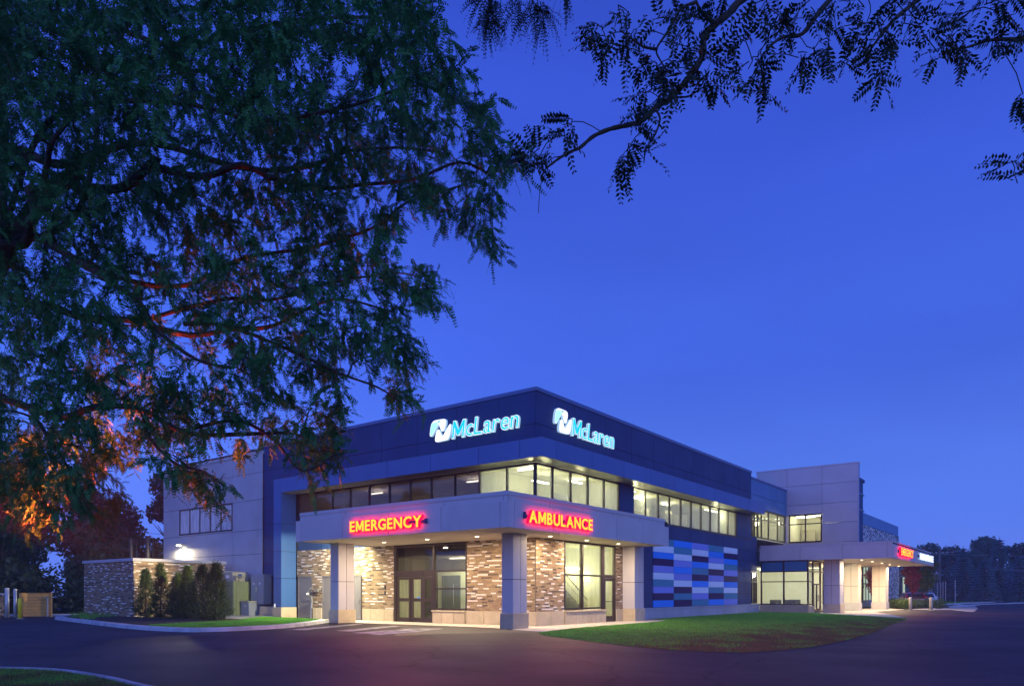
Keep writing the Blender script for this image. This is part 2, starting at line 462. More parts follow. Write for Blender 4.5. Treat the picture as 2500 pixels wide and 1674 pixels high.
_s = _t.nodes.new('ShaderNodeVectorMath'); _s.operation = 'SCALE'; _t.links.new(_src, _s.inputs[0]); _t.links.new(_m.outputs[0], _s.inputs['Scale']); _t.links.new(_s.outputs[0], _b.inputs['Base Color'])

def bulb(name, loc, power, color, parent=None, size=.18):
    l = bpy.data.lights.new(name, 'POINT'); l.energy = power; l.color = color; l.shadow_soft_size = size
    o = bpy.data.objects.new(name, l); COL.objects.link(o); o.location = loc
    if parent is not None:
        o.parent = parent; o.matrix_parent_inverse = Matrix.Translation(parent.location).inverted() if parent.get('_root') else Matrix()
    return o

def area(name, loc, size, power, color, rot=(0,0,0), shape='RECTANGLE', sy=None, parent=None, spread=None):
    l = bpy.data.lights.new(name, 'AREA'); l.shape = shape; l.size = size
    if sy: l.size_y = sy
    l.energy = power; l.color = color
    if spread: l.spread = spread
    o = bpy.data.objects.new(name, l); COL.objects.link(o); o.location = loc; o.rotation_euler = rot
    if parent is not None:
        o.parent = parent; o.matrix_parent_inverse = Matrix.Translation(parent.location).inverted()
    return o
# ---- measured positions (metres) of limbs, crown clusters and the emblem outline
LIMBS = [[0.13,0.07,[[-18.01,-6.82,5.16],[-18.05,-7.0,5.8],[-18.06,-6.95,6.39],[-18.17,-7.19,7.21],[-18.19,-7.16,8.05]]],[0.2,0.12,[[-18.4,-5.96,3.76],[-18.16,-6.45,4.71],[-17.96,-6.59,5.29],[-17.89,-6.92,5.46],[-17.72,-7.04,5.79],[-17.59,-7.41,6.01],[-17.49,-7.59,6.19]]],[0.085,0.03,[[-18.16,-7.24,5.17],[-18.02,-7.38,5.27],[-18.04,-7.76,5.24],[-18.04,-7.85,5.39],[-18.06,-7.79,5.56],[-17.99,-7.87,5.67],[-18.02,-8.1,5.69],[-18.01,-8.31,5.9],[-17.88,-8.38,6.33]]],[0.085,0.02,[[-18.03,-7.23,5.22],[-17.86,-7.27,5.31],[-17.8,-7.73,5.17],[-17.72,-8.03,5.01],[-17.66,-8.28,4.79],[-17.53,-8.52,4.61],[-17.4,-8.62,4.47],[-17.35,-9.09,4.11],[-17.15,-9.34,3.88],[-16.95,-9.72,3.66]]],[0.095,0.02,[[-17.93,-6.24,6.62],[-17.64,-6.42,6.69],[-17.37,-6.83,6.61],[-16.93,-7.28,6.8],[-16.56,-7.58,6.84],[-16.07,-7.9,6.83],[-15.66,-8.4,6.76],[-15.37,-8.7,6.83],[-14.94,-9.01,7.1],[-14.57,-9.42,7.18],[-14.17,-9.87,7.1]]],[0.085,0.015,[[-17.5,-7.63,5.93],[-17.26,-7.92,6.07],[-17.12,-8.22,6.13],[-16.92,-8.29,6.11],[-16.67,-8.58,6.03],[-16.31,-8.85,6.18],[-16.07,-9.16,6.09],[-15.79,-9.65,6.0],[-15.41,-9.8,6.14],[-15.17,-10.4,6.17],[-14.79,-10.72,6.31],[-14.49,-10.92,6.4]]],[0.09,0.015,[[-17.84,-5.78,5.19],[-17.54,-6.12,5.04],[-17.37,-6.58,4.88],[-17.1,-6.75,4.86],[-16.79,-7.19,4.73],[-16.44,-7.78,4.61],[-16.11,-8.16,4.67],[-15.89,-8.74,4.67],[-15.55,-9.1,4.9],[-15.34,-9.48,4.92],[-15.05,-9.92,4.85]]],[0.08,0.012,[[-18.07,-6.69,3.71],[-17.81,-6.94,3.6],[-17.55,-7.31,3.5],[-17.39,-7.79,3.39],[-17.1,-8.17,3.47],[-16.88,-8.77,3.25],[-16.47,-9.12,3.18],[-16.25,-9.5,3.21],[-16.08,-9.66,3.13],[-15.97,-9.95,2.92]]],[0.07,0.02,[[-18.01,-6.5,7.97],[-17.78,-6.85,7.97],[-17.51,-7.19,7.85],[-17.31,-7.81,7.74],[-16.84,-8.34,7.63],[-16.33,-9.22,7.67],[-15.79,-10.03,7.69],[-15.41,-10.65,7.56]]],[0.07,0.015,[[-17.48,-6.5,5.75],[-17.36,-6.92,5.88],[-17.16,-7.13,6.3],[-17.08,-7.18,6.94],[-17.06,-7.02,7.64],[-17.08,-7.3,8.12],[-16.98,-7.29,8.65]]],[0.055,0.01,[[-16.97,-6.44,5.64],[-16.63,-6.84,5.38],[-16.26,-7.43,5.4],[-15.82,-8.07,5.61],[-15.47,-8.84,5.73],[-15.0,-9.48,5.93],[-14.72,-9.95,6.17],[-14.31,-10.36,6.42],[-14.14,-10.64,6.51]]],[0.05,0.01,[[-16.87,-7.38,4.66],[-16.52,-7.72,4.82],[-16.1,-8.15,5.01],[-15.67,-8.59,5.09],[-15.14,-9.08,5.36],[-14.68,-9.53,5.5],[-14.49,-9.8,5.34]]],[0.04,0.01,[[-17.03,-8.88,4.3],[-16.74,-9.22,4.21],[-16.44,-9.77,4.0],[-16.16,-10.2,3.77],[-15.91,-10.51,3.63],[-15.81,-10.86,3.44]]],[0.035,0.01,[[-16.86,-8.74,3.26],[-16.61,-9.25,3.31],[-16.49,-9.62,3.07],[-16.48,-10.12,2.79],[-16.24,-10.33,2.89],[-16.32,-10.5,2.72]]],[0.03,0.01,[[-17.28,-8.55,3.3],[-17.22,-8.81,3.05],[-17.24,-9.11,2.79],[-17.16,-9.38,2.64],[-17.15,-9.67,2.51]]],[0.05,0.012,[[-18.14,-7.18,5.19],[-18.04,-7.63,6.27],[-17.68,-8.19,6.46],[-17.1,-9.0,6.54],[-16.65,-9.7,6.4],[-16.12,-10.42,6.52],[-15.78,-11.07,6.52],[-15.51,-11.53,6.26]]],[0.04,0.01,[[-17.94,-7.31,3.52],[-17.83,-7.58,3.15],[-17.74,-7.7,2.87],[-17.72,-7.97,2.57]]]]
BLOBS = [[-17.75,-7.52,6.67],[-16.68,-7.66,6.46],[-17.92,-7.61,3.1],[-17.31,-10.24,6.61],[-18.31,-8.46,5.53],[-17.07,-7.4,3.4],[-18.18,-8.84,7.06],[-17.54,-6.91,5.19],[-18.32,-7.45,4.85],[-15.74,-9.89,6.72],[-17.14,-8.79,6.96],[-15.27,-10.03,5.22],[-14.43,-9.18,7.21],[-17.93,-8.9,3.13],[-15.3,-9.77,7.22],[-15.96,-8.4,6.59],[-18.86,-9.28,6.36],[-17.62,-8.84,6.17],[-17.37,-9.23,6.35],[-18.35,-9.96,5.61],[-17.07,-6.53,4.91],[-16.57,-8.98,4.32],[-16.15,-11.19,6.9],[-15.25,-10.1,3.85],[-17.12,-9.88,6.43],[-17.0,-8.85,5.67],[-18.35,-9.4,6.17],[-17.4,-6.57,2.96],[-15.87,-10.94,6.86],[-16.15,-10.06,5.93],[-16.47,-9.5,7.25],[-18.18,-6.74,2.44],[-16.23,-10.09,4.89],[-14.77,-10.88,5.77],[-16.88,-6.18,7.68],[-16.69,-10.17,6.12],[-17.44,-9.88,6.49],[-14.57,-10.53,6.48],[-16.11,-7.97,5.14],[-15.21,-11.05,5.61],[-15.47,-7.81,5.82],[-18.38,-7.51,5.3],[-18.46,-9.81,6.46],[-16.79,-11.85,5.78],[-17.16,-9.89,3.58],[-16.17,-9.14,6.4],[-16.22,-8.83,5.06],[-15.71,-10.61,7.33],[-16.38,-9.49,6.62],[-17.64,-8.85,3.4],[-17.07,-9.46,4.29],[-15.98,-8.3,5.57],[-14.91,-8.85,6.23],[-16.81,-9.88,5.0],[-17.85,-9.13,4.4],[-18.46,-9.31,6.17],[-17.34,-9.93,6.82],[-18.08,-9.47,6.56],[-15.23,-9.0,3.82],[-15.67,-9.99,4.31],[-15.6,-10.87,6.96],[-17.21,-9.6,4.72],[-18.08,-10.39,5.58],[-16.84,-7.61,4.1],[-18.21,-6.94,4.88],[-17.82,-10.75,6.35],[-16.9,-7.9,4.64],[-16.66,-9.44,7.54],[-17.75,-8.97,7.19],[-15.91,-10.77,6.23],[-17.99,-7.91,5.43],[-17.95,-9.35,6.33],[-16.96,-11.4,6.26],[-17.71,-5.94,4.43],[-16.4,-11.82,6.52],[-16.28,-6.73,5.62],[-15.44,-11.41,6.23],[-18.26,-9.86,6.1],[-17.87,-8.01,7.54],[-17.74,-8.18,6.08],[-16.75,-7.24,3.94],[-16.71,-6.96,5.77],[-17.8,-8.03,5.9],[-18.28,-7.17,6.54],[-18.14,-6.64,3.9],[-17.42,-10.94,5.74],[-17.6,-6.44,3.5],[-14.98,-10.27,6.14],[-16.43,-9.03,4.14],[-14.47,-11.02,6.43],[-15.22,-8.63,6.51],[-17.24,-8.79,7.54],[-18.05,-8.08,7.28],[-14.82,-9.24,7.5],[-17.87,-8.03,7.34],[-14.87,-8.57,7.56],[-17.56,-8.26,6.24],[-17.72,-10.72,5.81],[-15.86,-7.38,7.66],[-15.76,-11.95,5.64],[-17.95,-10.28,6.58],[-16.47,-7.67,5.82],[-17.54,-10.76,5.7],[-17.62,-10.91,6.46],[-17.49,-8.36,7.39],[-17.07,-9.02,7.61],[-17.63,-5.03,7.37],[-17.92,-9.01,4.27],[-16.7,-9.68,3.59],[-15.29,-8.96,4.27],[-14.62,-10.31,6.31],[-18.17,-8.67,3.56],[-17.08,-11.15,6.52],[-16.04,-9.64,3.85],[-15.99,-11.21,4.36],[-16.56,-10.86,6.06],[-18.7,-8.76,6.23],[-17.97,-10.36,6.06],[-15.19,-10.49,4.96],[-16.55,-10.33,4.17],[-15.86,-9.89,5.3],[-18.48,-7.61,3.29],[-15.13,-9.66,5.56],[-16.83,-9.92,4.01],[-17.7,-6.05,4.08],[-17.22,-7.77,3.93],[-17.91,-8.66,3.55],[-18.43,-8.51,6.43],[-16.53,-6.76,5.42],[-18.82,-8.93,6.41],[-16.61,-6.42,4.74],[-14.99,-8.93,4.63],[-16.15,-8.11,5.87],[-18.01,-7.8,2.81],[-17.02,-9.53,3.17],[-17.52,-8.48,6.64],[-17.48,-11.25,5.78],[-17.69,-7.12,3.38],[-16.55,-9.08,5.5],[-17.89,-9.66,6.27],[-17.62,-9.51,5.61],[-15.94,-11.26,7.44],[-17.7,-6.95,2.75],[-17.07,-7.75,6.19],[-15.74,-8.85,6.5],[-18.24,-7.51,7.26],[-14.74,-10.03,7.03],[-17.35,-8.07,5.13],[-17.71,-7.97,5.81],[-16.33,-9.31,3.92],[-15.84,-7.41,4.17],[-16.06,-9.82,6.44],[-18.12,-7.13,2.68],[-17.82,-7.4,5.38],[-16.97,-8.77,7.07],[-18.17,-8.82,6.15],[-17.9,-7.79,6.82],[-18.12,-7.74,6.46],[-17.61,-6.76,5.46],[-16.13,-9.78,3.05],[-17.61,-8.46,5.54],[-18.47,-7.54,5.52],[-16.16,-10.94,5.04],[-16.68,-9.85,7.46],[-14.57,-9.36,7.75],[-17.85,-9.04,4.03],[-17.73,-6.22,5.43],[-16.38,-9.69,5.74],[-16.24,-8.39,7.23],[-15.55,-9.74,6.6],[-18.28,-7.24,5.1],[-14.9,-8.64,6.53],[-15.9,-11.8,6.04],[-17.82,-5.87,6.74],[-16.14,-7.56,4.55],[-17.46,-7.42,3.52],[-16.93,-7.73,3.44],[-14.49,-9.06,7.47],[-17.82,-8.22,6.51],[-16.58,-8.02,7.34],[-18.59,-8.69,6.68],[-16.46,-7.8,3.0],[-18.17,-7.02,4.22],[-16.78,-8.23,6.15],[-17.5,-9.14,6.59],[-18.34,-7.13,6.36],[-17.59,-6.7,2.54],[-16.41,-8.64,6.18],[-18.35,-7.58,5.45],[-15.76,-9.17,6.99],[-17.46,-8.43,7.87],[-17.31,-7.78,5.72],[-14.97,-9.7,4.92],[-16.85,-8.17,3.62],[-18.63,-9.16,5.79],[-18.15,-7.46,7.73],[-18.39,-8.48,6.73],[-16.53,-8.56,7.01],[-16.22,-7.65,4.94],[-16.22,-10.29,3.61],[-17.3,-9.18,3.61],[-16.57,-7.15,6.47],[-17.84,-7.15,4.7],[-15.7,-9.12,7.33],[-17.16,-8.86,7.06],[-15.39,-8.47,4.78],[-17.63,-9.36,3.8],[-17.95,-7.38,5.79],[-16.73,-6.89,7.09],[-15.39,-8.71,6.64],[-17.55,-10.79,5.93],[-16.8,-9.47,3.3],[-16.63,-10.38,3.09],[-17.77,-7.72,3.48],[-17.01,-6.66,6.39],[-16.71,-8.35,5.25],[-16.23,-9.29,3.72],[-18.46,-8.06,3.01],[-16.37,-9.37,4.44],[-16.41,-6.54,6.57],[-15.75,-8.8,6.08],[-15.9,-9.74,5.58],[-15.99,-9.49,5.37],[-16.96,-6.74,3.95],[-17.23,-6.57,5.86],[-18.2,-8.21,6.81],[-18.17,-7.15,4.36],[-17.97,-6.71,5.34],[-16.42,-11.56,6.02],[-17.14,-8.62,3.64],[-18.18,-10.42,6.19],[-18.06,-8.76,6.47],[-17.51,-9.44,2.81],[-16.71,-9.93,4.47],[-16.44,-7.79,3.67],[-17.81,-8.05,3.66],[-16.1,-10.05,6.17],[-18.43,-7.41,7.57],[-18.11,-8.5,4.18],[-17.19,-7.18,4.54],[-18.8,-9.0,6.66],[-16.21,-9.46,4.7],[-17.11,-9.84,6.68],[-15.61,-10.48,5.73],[-16.66,-10.61,4.4],[-17.0,-8.33,4.38],[-16.48,-9.36,5.7],[-16.62,-11.54,6.77],[-17.66,-7.63,6.34],[-16.12,-10.5,7.68],[-15.76,-10.37,4.0],[-16.78,-8.88,3.49],[-16.17,-8.79,6.91],[-16.42,-6.87,7.73],[-16.14,-10.61,4.54],[-16.44,-6.62,8.02],[-16.96,-10.84,6.59],[-15.61,-9.13,4.28],[-17.04,-11.73,6.16],[-18.15,-9.26,6.43],[-17.8,-6.9,3.78],[-15.61,-9.91,6.13],[-15.73,-7.88,3.42],[-17.41,-11.41,6.23],[-16.56,-8.22,5.86],[-15.71,-9.93,5.05],[-17.45,-7.66,3.1],[-16.99,-6.51,4.42],[-17.21,-10.19,6.59],[-14.58,-9.43,4.49],[-16.98,-8.37,5.84],[-17.88,-6.95,2.95],[-18.36,-7.53,6.6],[-16.11,-8.45,6.34],[-14.5,-10.23,7.42],[-16.67,-8.95,5.01],[-16.21,-10.82,6.59],[-16.93,-7.91,5.27],[-16.13,-10.62,7.09],[-17.66,-10.43,5.8],[-16.36,-10.16,7.14],[-17.01,-9.89,4.1],[-16.71,-10.34,5.28],[-16.25,-7.88,5.18],[-15.36,-9.92,5.91],[-17.91,-8.93,3.59],[-15.4,-9.32,4.66],[-16.22,-8.11,6.84],[-15.64,-9.92,4.52],[-16.82,-9.98,6.65],[-16.25,-9.43,4.98],[-15.44,-9.72,5.37],[-14.81,-8.64,6.77],[-15.88,-10.61,7.14],[-18.34,-7.95,6.07],[-17.45,-9.72,7.15],[-17.08,-10.24,6.09],[-14.67,-8.86,7.55],[-16.28,-10.05,4.13],[-15.83,-10.7,4.07],[-18.16,-7.41,5.27],[-16.56,-9.77,4.08],[-17.54,-5.71,4.87],[-15.89,-9.27,4.27],[-14.8,-10.9,6.39],[-16.07,-9.66,6.18],[-15.99,-11.46,5.42],[-16.91,-9.09,5.51],[-15.58,-8.24,3.57],[-16.63,-7.16,7.09],[-16.66,-11.62,6.58],[-17.85,-8.33,2.63],[-18.33,-8.51,6.32],[-18.18,-7.11,3.56],[-16.9,-8.36,3.34],[-15.37,-10.26,4.94],[-16.54,-8.29,6.59],[-16.98,-8.71,4.62],[-16.0,-7.99,6.33],[-18.14,-7.96,4.14],[-17.98,-8.91,6.5],[-16.86,-11.16,6.28],[-16.2,-11.72,6.39],[-15.72,-9.44,3.44],[-18.08,-7.47,6.18],[-18.2,-7.54,5.77],[-14.73,-9.68,6.65],[-16.98,-9.05,5.7],[-17.5,-8.72,7.37],[-15.01,-10.24,6.52],[-15.79,-9.85,4.66],[-15.33,-8.25,3.69],[-17.93,-7.1,4.94],[-17.44,-11.25,5.6],[-16.02,-9.66,3.53],[-16.21,-8.46,5.09],[-18.46,-8.24,4.43],[-17.58,-5.64,5.14],[-18.15,-8.54,3.43],[-17.56,-6.89,4.34],[-17.72,-8.04,7.71],[-15.81,-9.34,5.71],[-16.54,-7.28,3.55],[-15.05,-10.63,6.76],[-16.14,-8.39,6.75],[-17.21,-6.99,5.71],[-17.93,-10.11,6.04],[-17.85,-5.39,3.52],[-17.72,-8.06,7.45],[-16.86,-9.61,6.18],[-17.3,-9.52,3.63],[-18.4,-8.11,3.16],[-17.85,-5.64,2.96],[-14.28,-9.55,6.88],[-17.69,-7.56,5.98],[-17.18,-10.93,6.74],[-15.66,-7.96,6.26],[-14.68,-10.24,6.75],[-16.85,-12.02,6.29],[-17.63,-6.35,4.3],[-16.08,-10.47,7.51],[-17.92,-7.81,4.54],[-17.9,-8.12,3.17],[-14.63,-10.8,6.14],[-16.93,-8.99,3.15],[-16.89,-7.93,5.82],[-17.36,-9.2,4.7],[-17.51,-5.51,6.35],[-17.91,-7.69,6.28],[-16.22,-7.52,7.24],[-16.58,-10.22,4.49],[-16.12,-9.95,6.85],[-17.45,-7.98,6.82],[-16.53,-11.39,6.21],[-18.03,-6.07,3.82],[-16.54,-9.95,4.97],[-16.1,-9.03,6.11],[-17.57,-9.19,3.28],[-17.9,-7.05,2.75],[-16.7,-7.4,3.37],[-17.53,-7.7,5.68],[-17.54,-10.94,6.08],[-17.18,-6.31,5.62],[-17.59,-9.04,4.28],[-17.3,-5.72,5.66],[-18.14,-7.43,7.24],[-17.33,-7.51,5.66],[-17.56,-8.3,4.44],[-18.36,-7.77,6.74],[-15.72,-9.76,6.25],[-17.4,-5.56,2.77],[-16.08,-11.15,6.04],[-15.66,-10.92,7.17],[-16.93,-10.33,6.7],[-17.99,-8.67,4.56],[-17.73,-8.77,6.21],[-17.4,-8.55,6.81],[-14.85,-9.28,6.98],[-17.4,-8.8,5.69],[-14.33,-9.6,7.73],[-18.13,-8.74,5.0],[-15.82,-9.16,6.75],[-16.48,-6.59,7.07],[-17.69,-7.89,4.09],[-17.32,-9.44,6.85],[-18.06,-8.75,2.72],[-17.49,-8.2,5.17],[-16.41,-9.07,4.73],[-18.23,-7.62,6.46],[-16.54,-12.04,5.87],[-15.71,-8.43,7.13],[-17.89,-7.83,2.93],[-16.94,-10.13,3.77],[-15.28,-10.05,4.58],[-17.84,-8.83,5.58],[-18.02,-8.08,7.64],[-16.97,-10.54,6.72],[-18.09,-8.8,4.3],[-15.36,-10.15,5.79],[-16.24,-10.91,4.01],[-15.05,-11.61,6.05],[-15.2,-11.41,5.26],[-15.6,-10.89,4.72],[-15.68,-10.78,4.04],[-15.73,-10.71,3.55],[-16.14,-10.18,2.92],[-16.94,-9.14,2.65],[-17.02,-9.03,2.71],[-15.21,-11.39,6.43],[-16.14,-10.18,3.1],[-17.13,-8.89,2.87],[-17.76,-8.06,2.51],[-17.92,-7.85,2.42],[-15.16,-11.46,5.66],[-16.31,-9.96,2.92]]
CL1 = [[-16.57,-12.59,6.05,0.08],[-16.52,-12.65,6.15,0.08],[-16.43,-12.77,6.13,0.089],[-16.35,-12.87,6.15,0.08],[-16.33,-12.89,6.04,0.057],[-16.3,-12.94,6.01,0.048],[-16.21,-13.06,6.25,0.038],[-16.58,-12.57,5.94,0.048],[-16.59,-12.56,6.15,0.08]]
LIMBS2 = [[0.028,0.006,[[-16.82,-14.89,4.94],[-16.97,-14.74,4.78],[-17.03,-14.69,4.69],[-17.1,-14.64,4.61],[-17.16,-14.6,4.52],[-17.19,-14.6,4.4],[-17.26,-14.55,4.26],[-17.33,-14.49,4.15],[-17.41,-14.43,4.07],[-17.47,-14.39,3.99],[-17.54,-14.33,3.95],[-17.62,-14.28,3.91],[-17.69,-14.22,3.86],[-17.75,-14.18,3.79],[-17.79,-14.16,3.76],[-17.85,-14.12,3.71],[-17.9,-14.1,3.66],[-17.93,-14.09,3.63]]],[0.012,0.006,[[-17.18,-14.67,4.55],[-17.24,-14.62,4.59],[-17.27,-14.6,4.64],[-17.3,-14.59,4.7]]],[0.011,0.004,[[-17.29,-14.61,4.62],[-17.37,-14.56,4.56],[-17.42,-14.54,4.47],[-17.48,-14.52,4.37],[-17.54,-14.5,4.27],[-17.56,-14.53,4.19],[-17.56,-14.58,4.1]]],[0.009,0.004,[[-17.55,-14.51,4.26],[-17.61,-14.46,4.26],[-17.66,-14.42,4.29],[-17.71,-14.38,4.32]]],[0.008,0.003,[[-17.51,-14.48,3.99],[-17.52,-14.51,3.92],[-17.56,-14.5,3.82],[-17.61,-14.48,3.74],[-17.64,-14.48,3.65]]],[0.007,0.003,[[-17.46,-14.55,4.05],[-17.44,-14.63,4.03],[-17.43,-14.69,4.05],[-17.43,-14.75,4.05]]],[0.02,0.004,[[-16.57,-15.22,4.94],[-16.75,-15.09,4.68],[-16.86,-15.03,4.52],[-16.99,-14.97,4.45],[-17.09,-14.93,4.36],[-17.19,-14.9,4.23]]],[0.02,0.004,[[-16.15,-15.6,5.02],[-16.35,-15.51,4.8],[-16.55,-15.42,4.6],[-16.72,-15.35,4.39],[-16.87,-15.32,4.21]]],[0.015,0.004,[[-15.91,-16.09,4.6],[-16.06,-15.98,4.54],[-16.25,-15.84,4.48],[-16.37,-15.78,4.41],[-16.51,-15.7,4.34],[-16.63,-15.64,4.36]]],[0.01,0.004,[[-16.03,-16.09,3.87],[-16.24,-15.98,3.73],[-16.4,-15.93,3.64]]],[0.003,0.002,[[-17.93,-14.09,3.63],[-17.95,-14.08,3.59],[-17.95,-14.06,3.5],[-17.96,-14.06,3.4]]]]
CL2 = [[-17.66,-14.25,4.44,0.072],[-17.83,-14.44,4.33,0.057],[-17.67,-14.28,4.34,0.062],[-17.72,-14.41,4.21,0.072],[-17.66,-14.47,4.2,0.062],[-17.55,-14.38,4.4,0.051],[-17.66,-14.64,4.36,0.082],[-17.61,-14.7,4.31,0.062],[-17.28,-14.5,4.57,0.057],[-17.51,-14.7,4.36,0.045],[-17.37,-14.46,4.33,0.078],[-17.32,-14.51,4.3,0.092],[-17.47,-14.64,4.26,0.045],[-17.72,-14.58,3.99,0.068],[-17.7,-14.66,3.93,0.062],[-17.42,-14.37,4.17,0.045],[-17.78,-14.53,3.82,0.045],[-17.6,-14.45,3.86,0.051],[-17.62,-14.39,3.78,0.051],[-17.83,-14.46,3.59,0.057],[-17.61,-14.46,3.71,0.045],[-17.57,-14.77,4.03,0.062],[-17.36,-14.73,4.11,0.045],[-17.43,-14.67,4.05,0.041],[-17.31,-14.94,4.17,0.078],[-17.42,-14.93,4.05,0.072],[-17.28,-14.95,4.07,0.062],[-17.35,-15.01,4.21,0.078],[-17.48,-14.92,4.16,0.062],[-17.31,-15.04,4.33,0.078],[-16.95,-14.99,4.48,0.078],[-17.11,-15.08,4.22,0.062],[-16.86,-15.09,4.41,0.051],[-17.46,-15.03,4.31,0.068],[-16.85,-15.07,4.65,0.078],[-17.01,-15.23,4.5,0.092],[-16.82,-15.23,4.49,0.072],[-16.98,-15.2,4.33,0.051],[-16.8,-15.34,4.6,0.092],[-16.98,-15.49,4.39,0.082],[-16.72,-15.39,4.48,0.072],[-17.09,-15.4,4.13,0.072],[-17.08,-15.32,4.11,0.051],[-17.12,-15.46,4.01,0.062],[-16.9,-15.46,4.24,0.062],[-16.75,-15.54,4.53,0.072],[-16.9,-15.53,4.36,0.062],[-17.15,-14.71,4.7,0.041],[-16.93,-15.67,4.26,0.072],[-16.58,-15.72,4.48,0.092],[-16.71,-15.84,4.36,0.113],[-16.41,-15.92,4.51,0.113],[-16.35,-15.85,4.46,0.092],[-16.37,-15.88,4.37,0.072],[-16.89,-15.74,4.17,0.072],[-16.83,-15.66,4.15,0.041],[-16.55,-15.74,4.29,0.045],[-16.44,-15.57,4.57,0.029],[-16.71,-15.98,4.19,0.062],[-16.39,-15.94,3.72,0.062],[-16.32,-15.97,3.65,0.062],[-16.23,-15.98,4.14,0.025],[-17.99,-14.06,3.68,0.057],[-17.81,-13.92,3.77,0.051],[-17.93,-14.05,3.63,0.029],[-17.64,-14.05,4.03,0.029],[-18.05,-14.27,3.66,0.025]]
LOGO1 = [[0.077,0.292],[0.024,0.298],[0.0,0.387],[0.018,0.583],[0.053,0.783],[0.098,0.902],[0.157,0.965],[0.231,1.0],[0.408,1.004],[0.615,0.996],[0.704,0.975],[0.749,0.934],[0.763,0.842],[0.757,0.745],[0.719,0.592],[0.68,0.491],[0.63,0.442],[0.58,0.437],[0.541,0.475],[0.482,0.628],[0.414,0.778],[0.275,0.576],[0.127,0.336]]
LOGO2 = [[0.379,0.549],[0.432,0.548],[0.467,0.493],[0.527,0.352],[0.601,0.215],[0.763,0.459],[0.882,0.632],[0.935,0.693],[0.976,0.697],[0.997,0.637],[0.985,0.467],[0.956,0.292],[0.896,0.098],[0.852,0.032],[0.793,0.0],[0.556,-0.011],[0.349,-0.016],[0.275,0.014],[0.251,0.104],[0.266,0.263],[0.305,0.428],[0.337,0.515]]
LOGO3 = [[0.343,0.933],[0.527,0.945],[0.432,0.854]]
LOGO4 = [[0.077,0.311],[0.036,0.324],[0.018,0.404],[0.036,0.588],[0.068,0.775],[0.118,0.896],[0.32,0.91],[0.402,0.828],[0.349,0.714],[0.201,0.486],[0.118,0.357]]
# ================================================================== ground
def sheet(name, poly, z, m, kind='structure'):
    me = mesh(name, [(x, y, z) for x, y in poly], [tuple(range(len(poly)))], m)
    if me.polygons[0].normal.z < 0: me.flip_normals()
    return add(name, me, kind=kind)
def smooth_line(pts, n=6):
    """Catmull-Rom through ground points"""
    out = []
    P = [pts[0]] + list(pts) + [pts[-1]]
    for i in range(1, len(P)-2):
        a, b, c, d = P[i-1:i+3]
        for k in range(n):
            t = k/n
            out.append(tuple(.5*(2*b[j] + (c[j]-a[j])*t + (2*a[j]-5*b[j]+4*c[j]-d[j])*t*t + (3*b[j]-a[j]-3*c[j]+d[j])*t**3) for j in (0,1)))
    out.append(tuple(pts[-1]))
    return out
def kerb(name, line, w, h, m, side=1, z=0.0):
    """kerb of width w on the side of the line, in separate cast segments"""
    mb = MB(); P = [Vector((*p, 0)) for p in line]; off = []
    for i, p in enumerate(P):
        d = (P[min(i+1, len(P)-1)] - P[max(i-1, 0)]).normalized()
        off.append(p + Vector((-d.y, d.x, 0))*w*side)
    for i in range(len(P)-1):
        a, b, c, d = P[i], P[i+1], off[i+1], off[i]
        ins = .03
        at = a + (d-a).normalized()*ins; bt = b + (c-b).normalized()*ins
        mb.quad((a.x,a.y,z),(b.x,b.y,z),(bt.x,bt.y,z+h-.02),(at.x,at.y,z+h-.02))
        at2 = a + (d-a).normalized()*(ins+.03); bt2 = b + (c-b).normalized()*(ins+.03)
        mb.quad((at.x,at.y,z+h-.02),(bt.x,bt.y,z+h-.02),(bt2.x,bt2.y,z+h),(at2.x,at2.y,z+h))
        mb.quad((at2.x,at2.y,z+h),(bt2.x,bt2.y,z+h),(c.x,c.y,z+h),(d.x,d.y,z+h))
        mb.quad((c.x,c.y,z+h),(c.x,c.y,z),(d.x,d.y,z),(d.x,d.y,z+h))
    return mb.obj(name, m, kind='structure')

g = sheet('ground', [(-250,-250),(250,-250),(250,250),(-250,250)], -0.012, M['field'])
sheet('asphalt_road', [(-14.9,-40),(-15.5,-9),(-15.6,-5.4),(-15.42,-2.4),(-16.1,-.1),(-18.4,2.5),(-26,8.3),(-26,30),(-14,36.5),(-4.4,36.5),(-1.5,33.6),(4,33.6),(30,33.6),(60,0),(110,6),(140,-16),(140,-60)], 0.0, M['asphalt'])
# a darker resurfaced strip, drawn as its own sheet
sheet('asphalt_patch', [(-3.6,2.2),(-1.9,2.0),(1.9,-0.2),(2.6,3.0),(2.5,8.0),(-1.2,4.6)], 0.004, M['asphalt_new'])

# apron of pale concrete slabs round the covered entrance
apron = [(5.0,19.6),(2.9,19.3),(2.35,13.6),(2.70,10.7),(2.86,6.5),(2.86,3.1),(1.55,-0.45),(4.7,0.10),(8.4,0.30),(12.7,0.26),(15.6,1.0),(15.6,2.3),(5.0,2.3)]
ap = sheet('pavement', apron, 0.012, M['concrete'])
joint = MB()
for y in (17.2, 14.6, 12.0, 9.5, 7.0, 4.5):
    joint.quad((2.55,y-.012,.0165),(5.0,y-.012,.0165),(5.0,y+.012,.0165),(2.55,y+.012,.0165))
for x in (5.5, 8.0, 10.5, 13.0):
    joint.quad((x-.012,.45,.0165),(x+.012,.45,.0165),(x+.012,2.25,.0165),(x-.012,2.25,.0165))
joint.obj('joint', M['navy_seam'], ap, local=True)
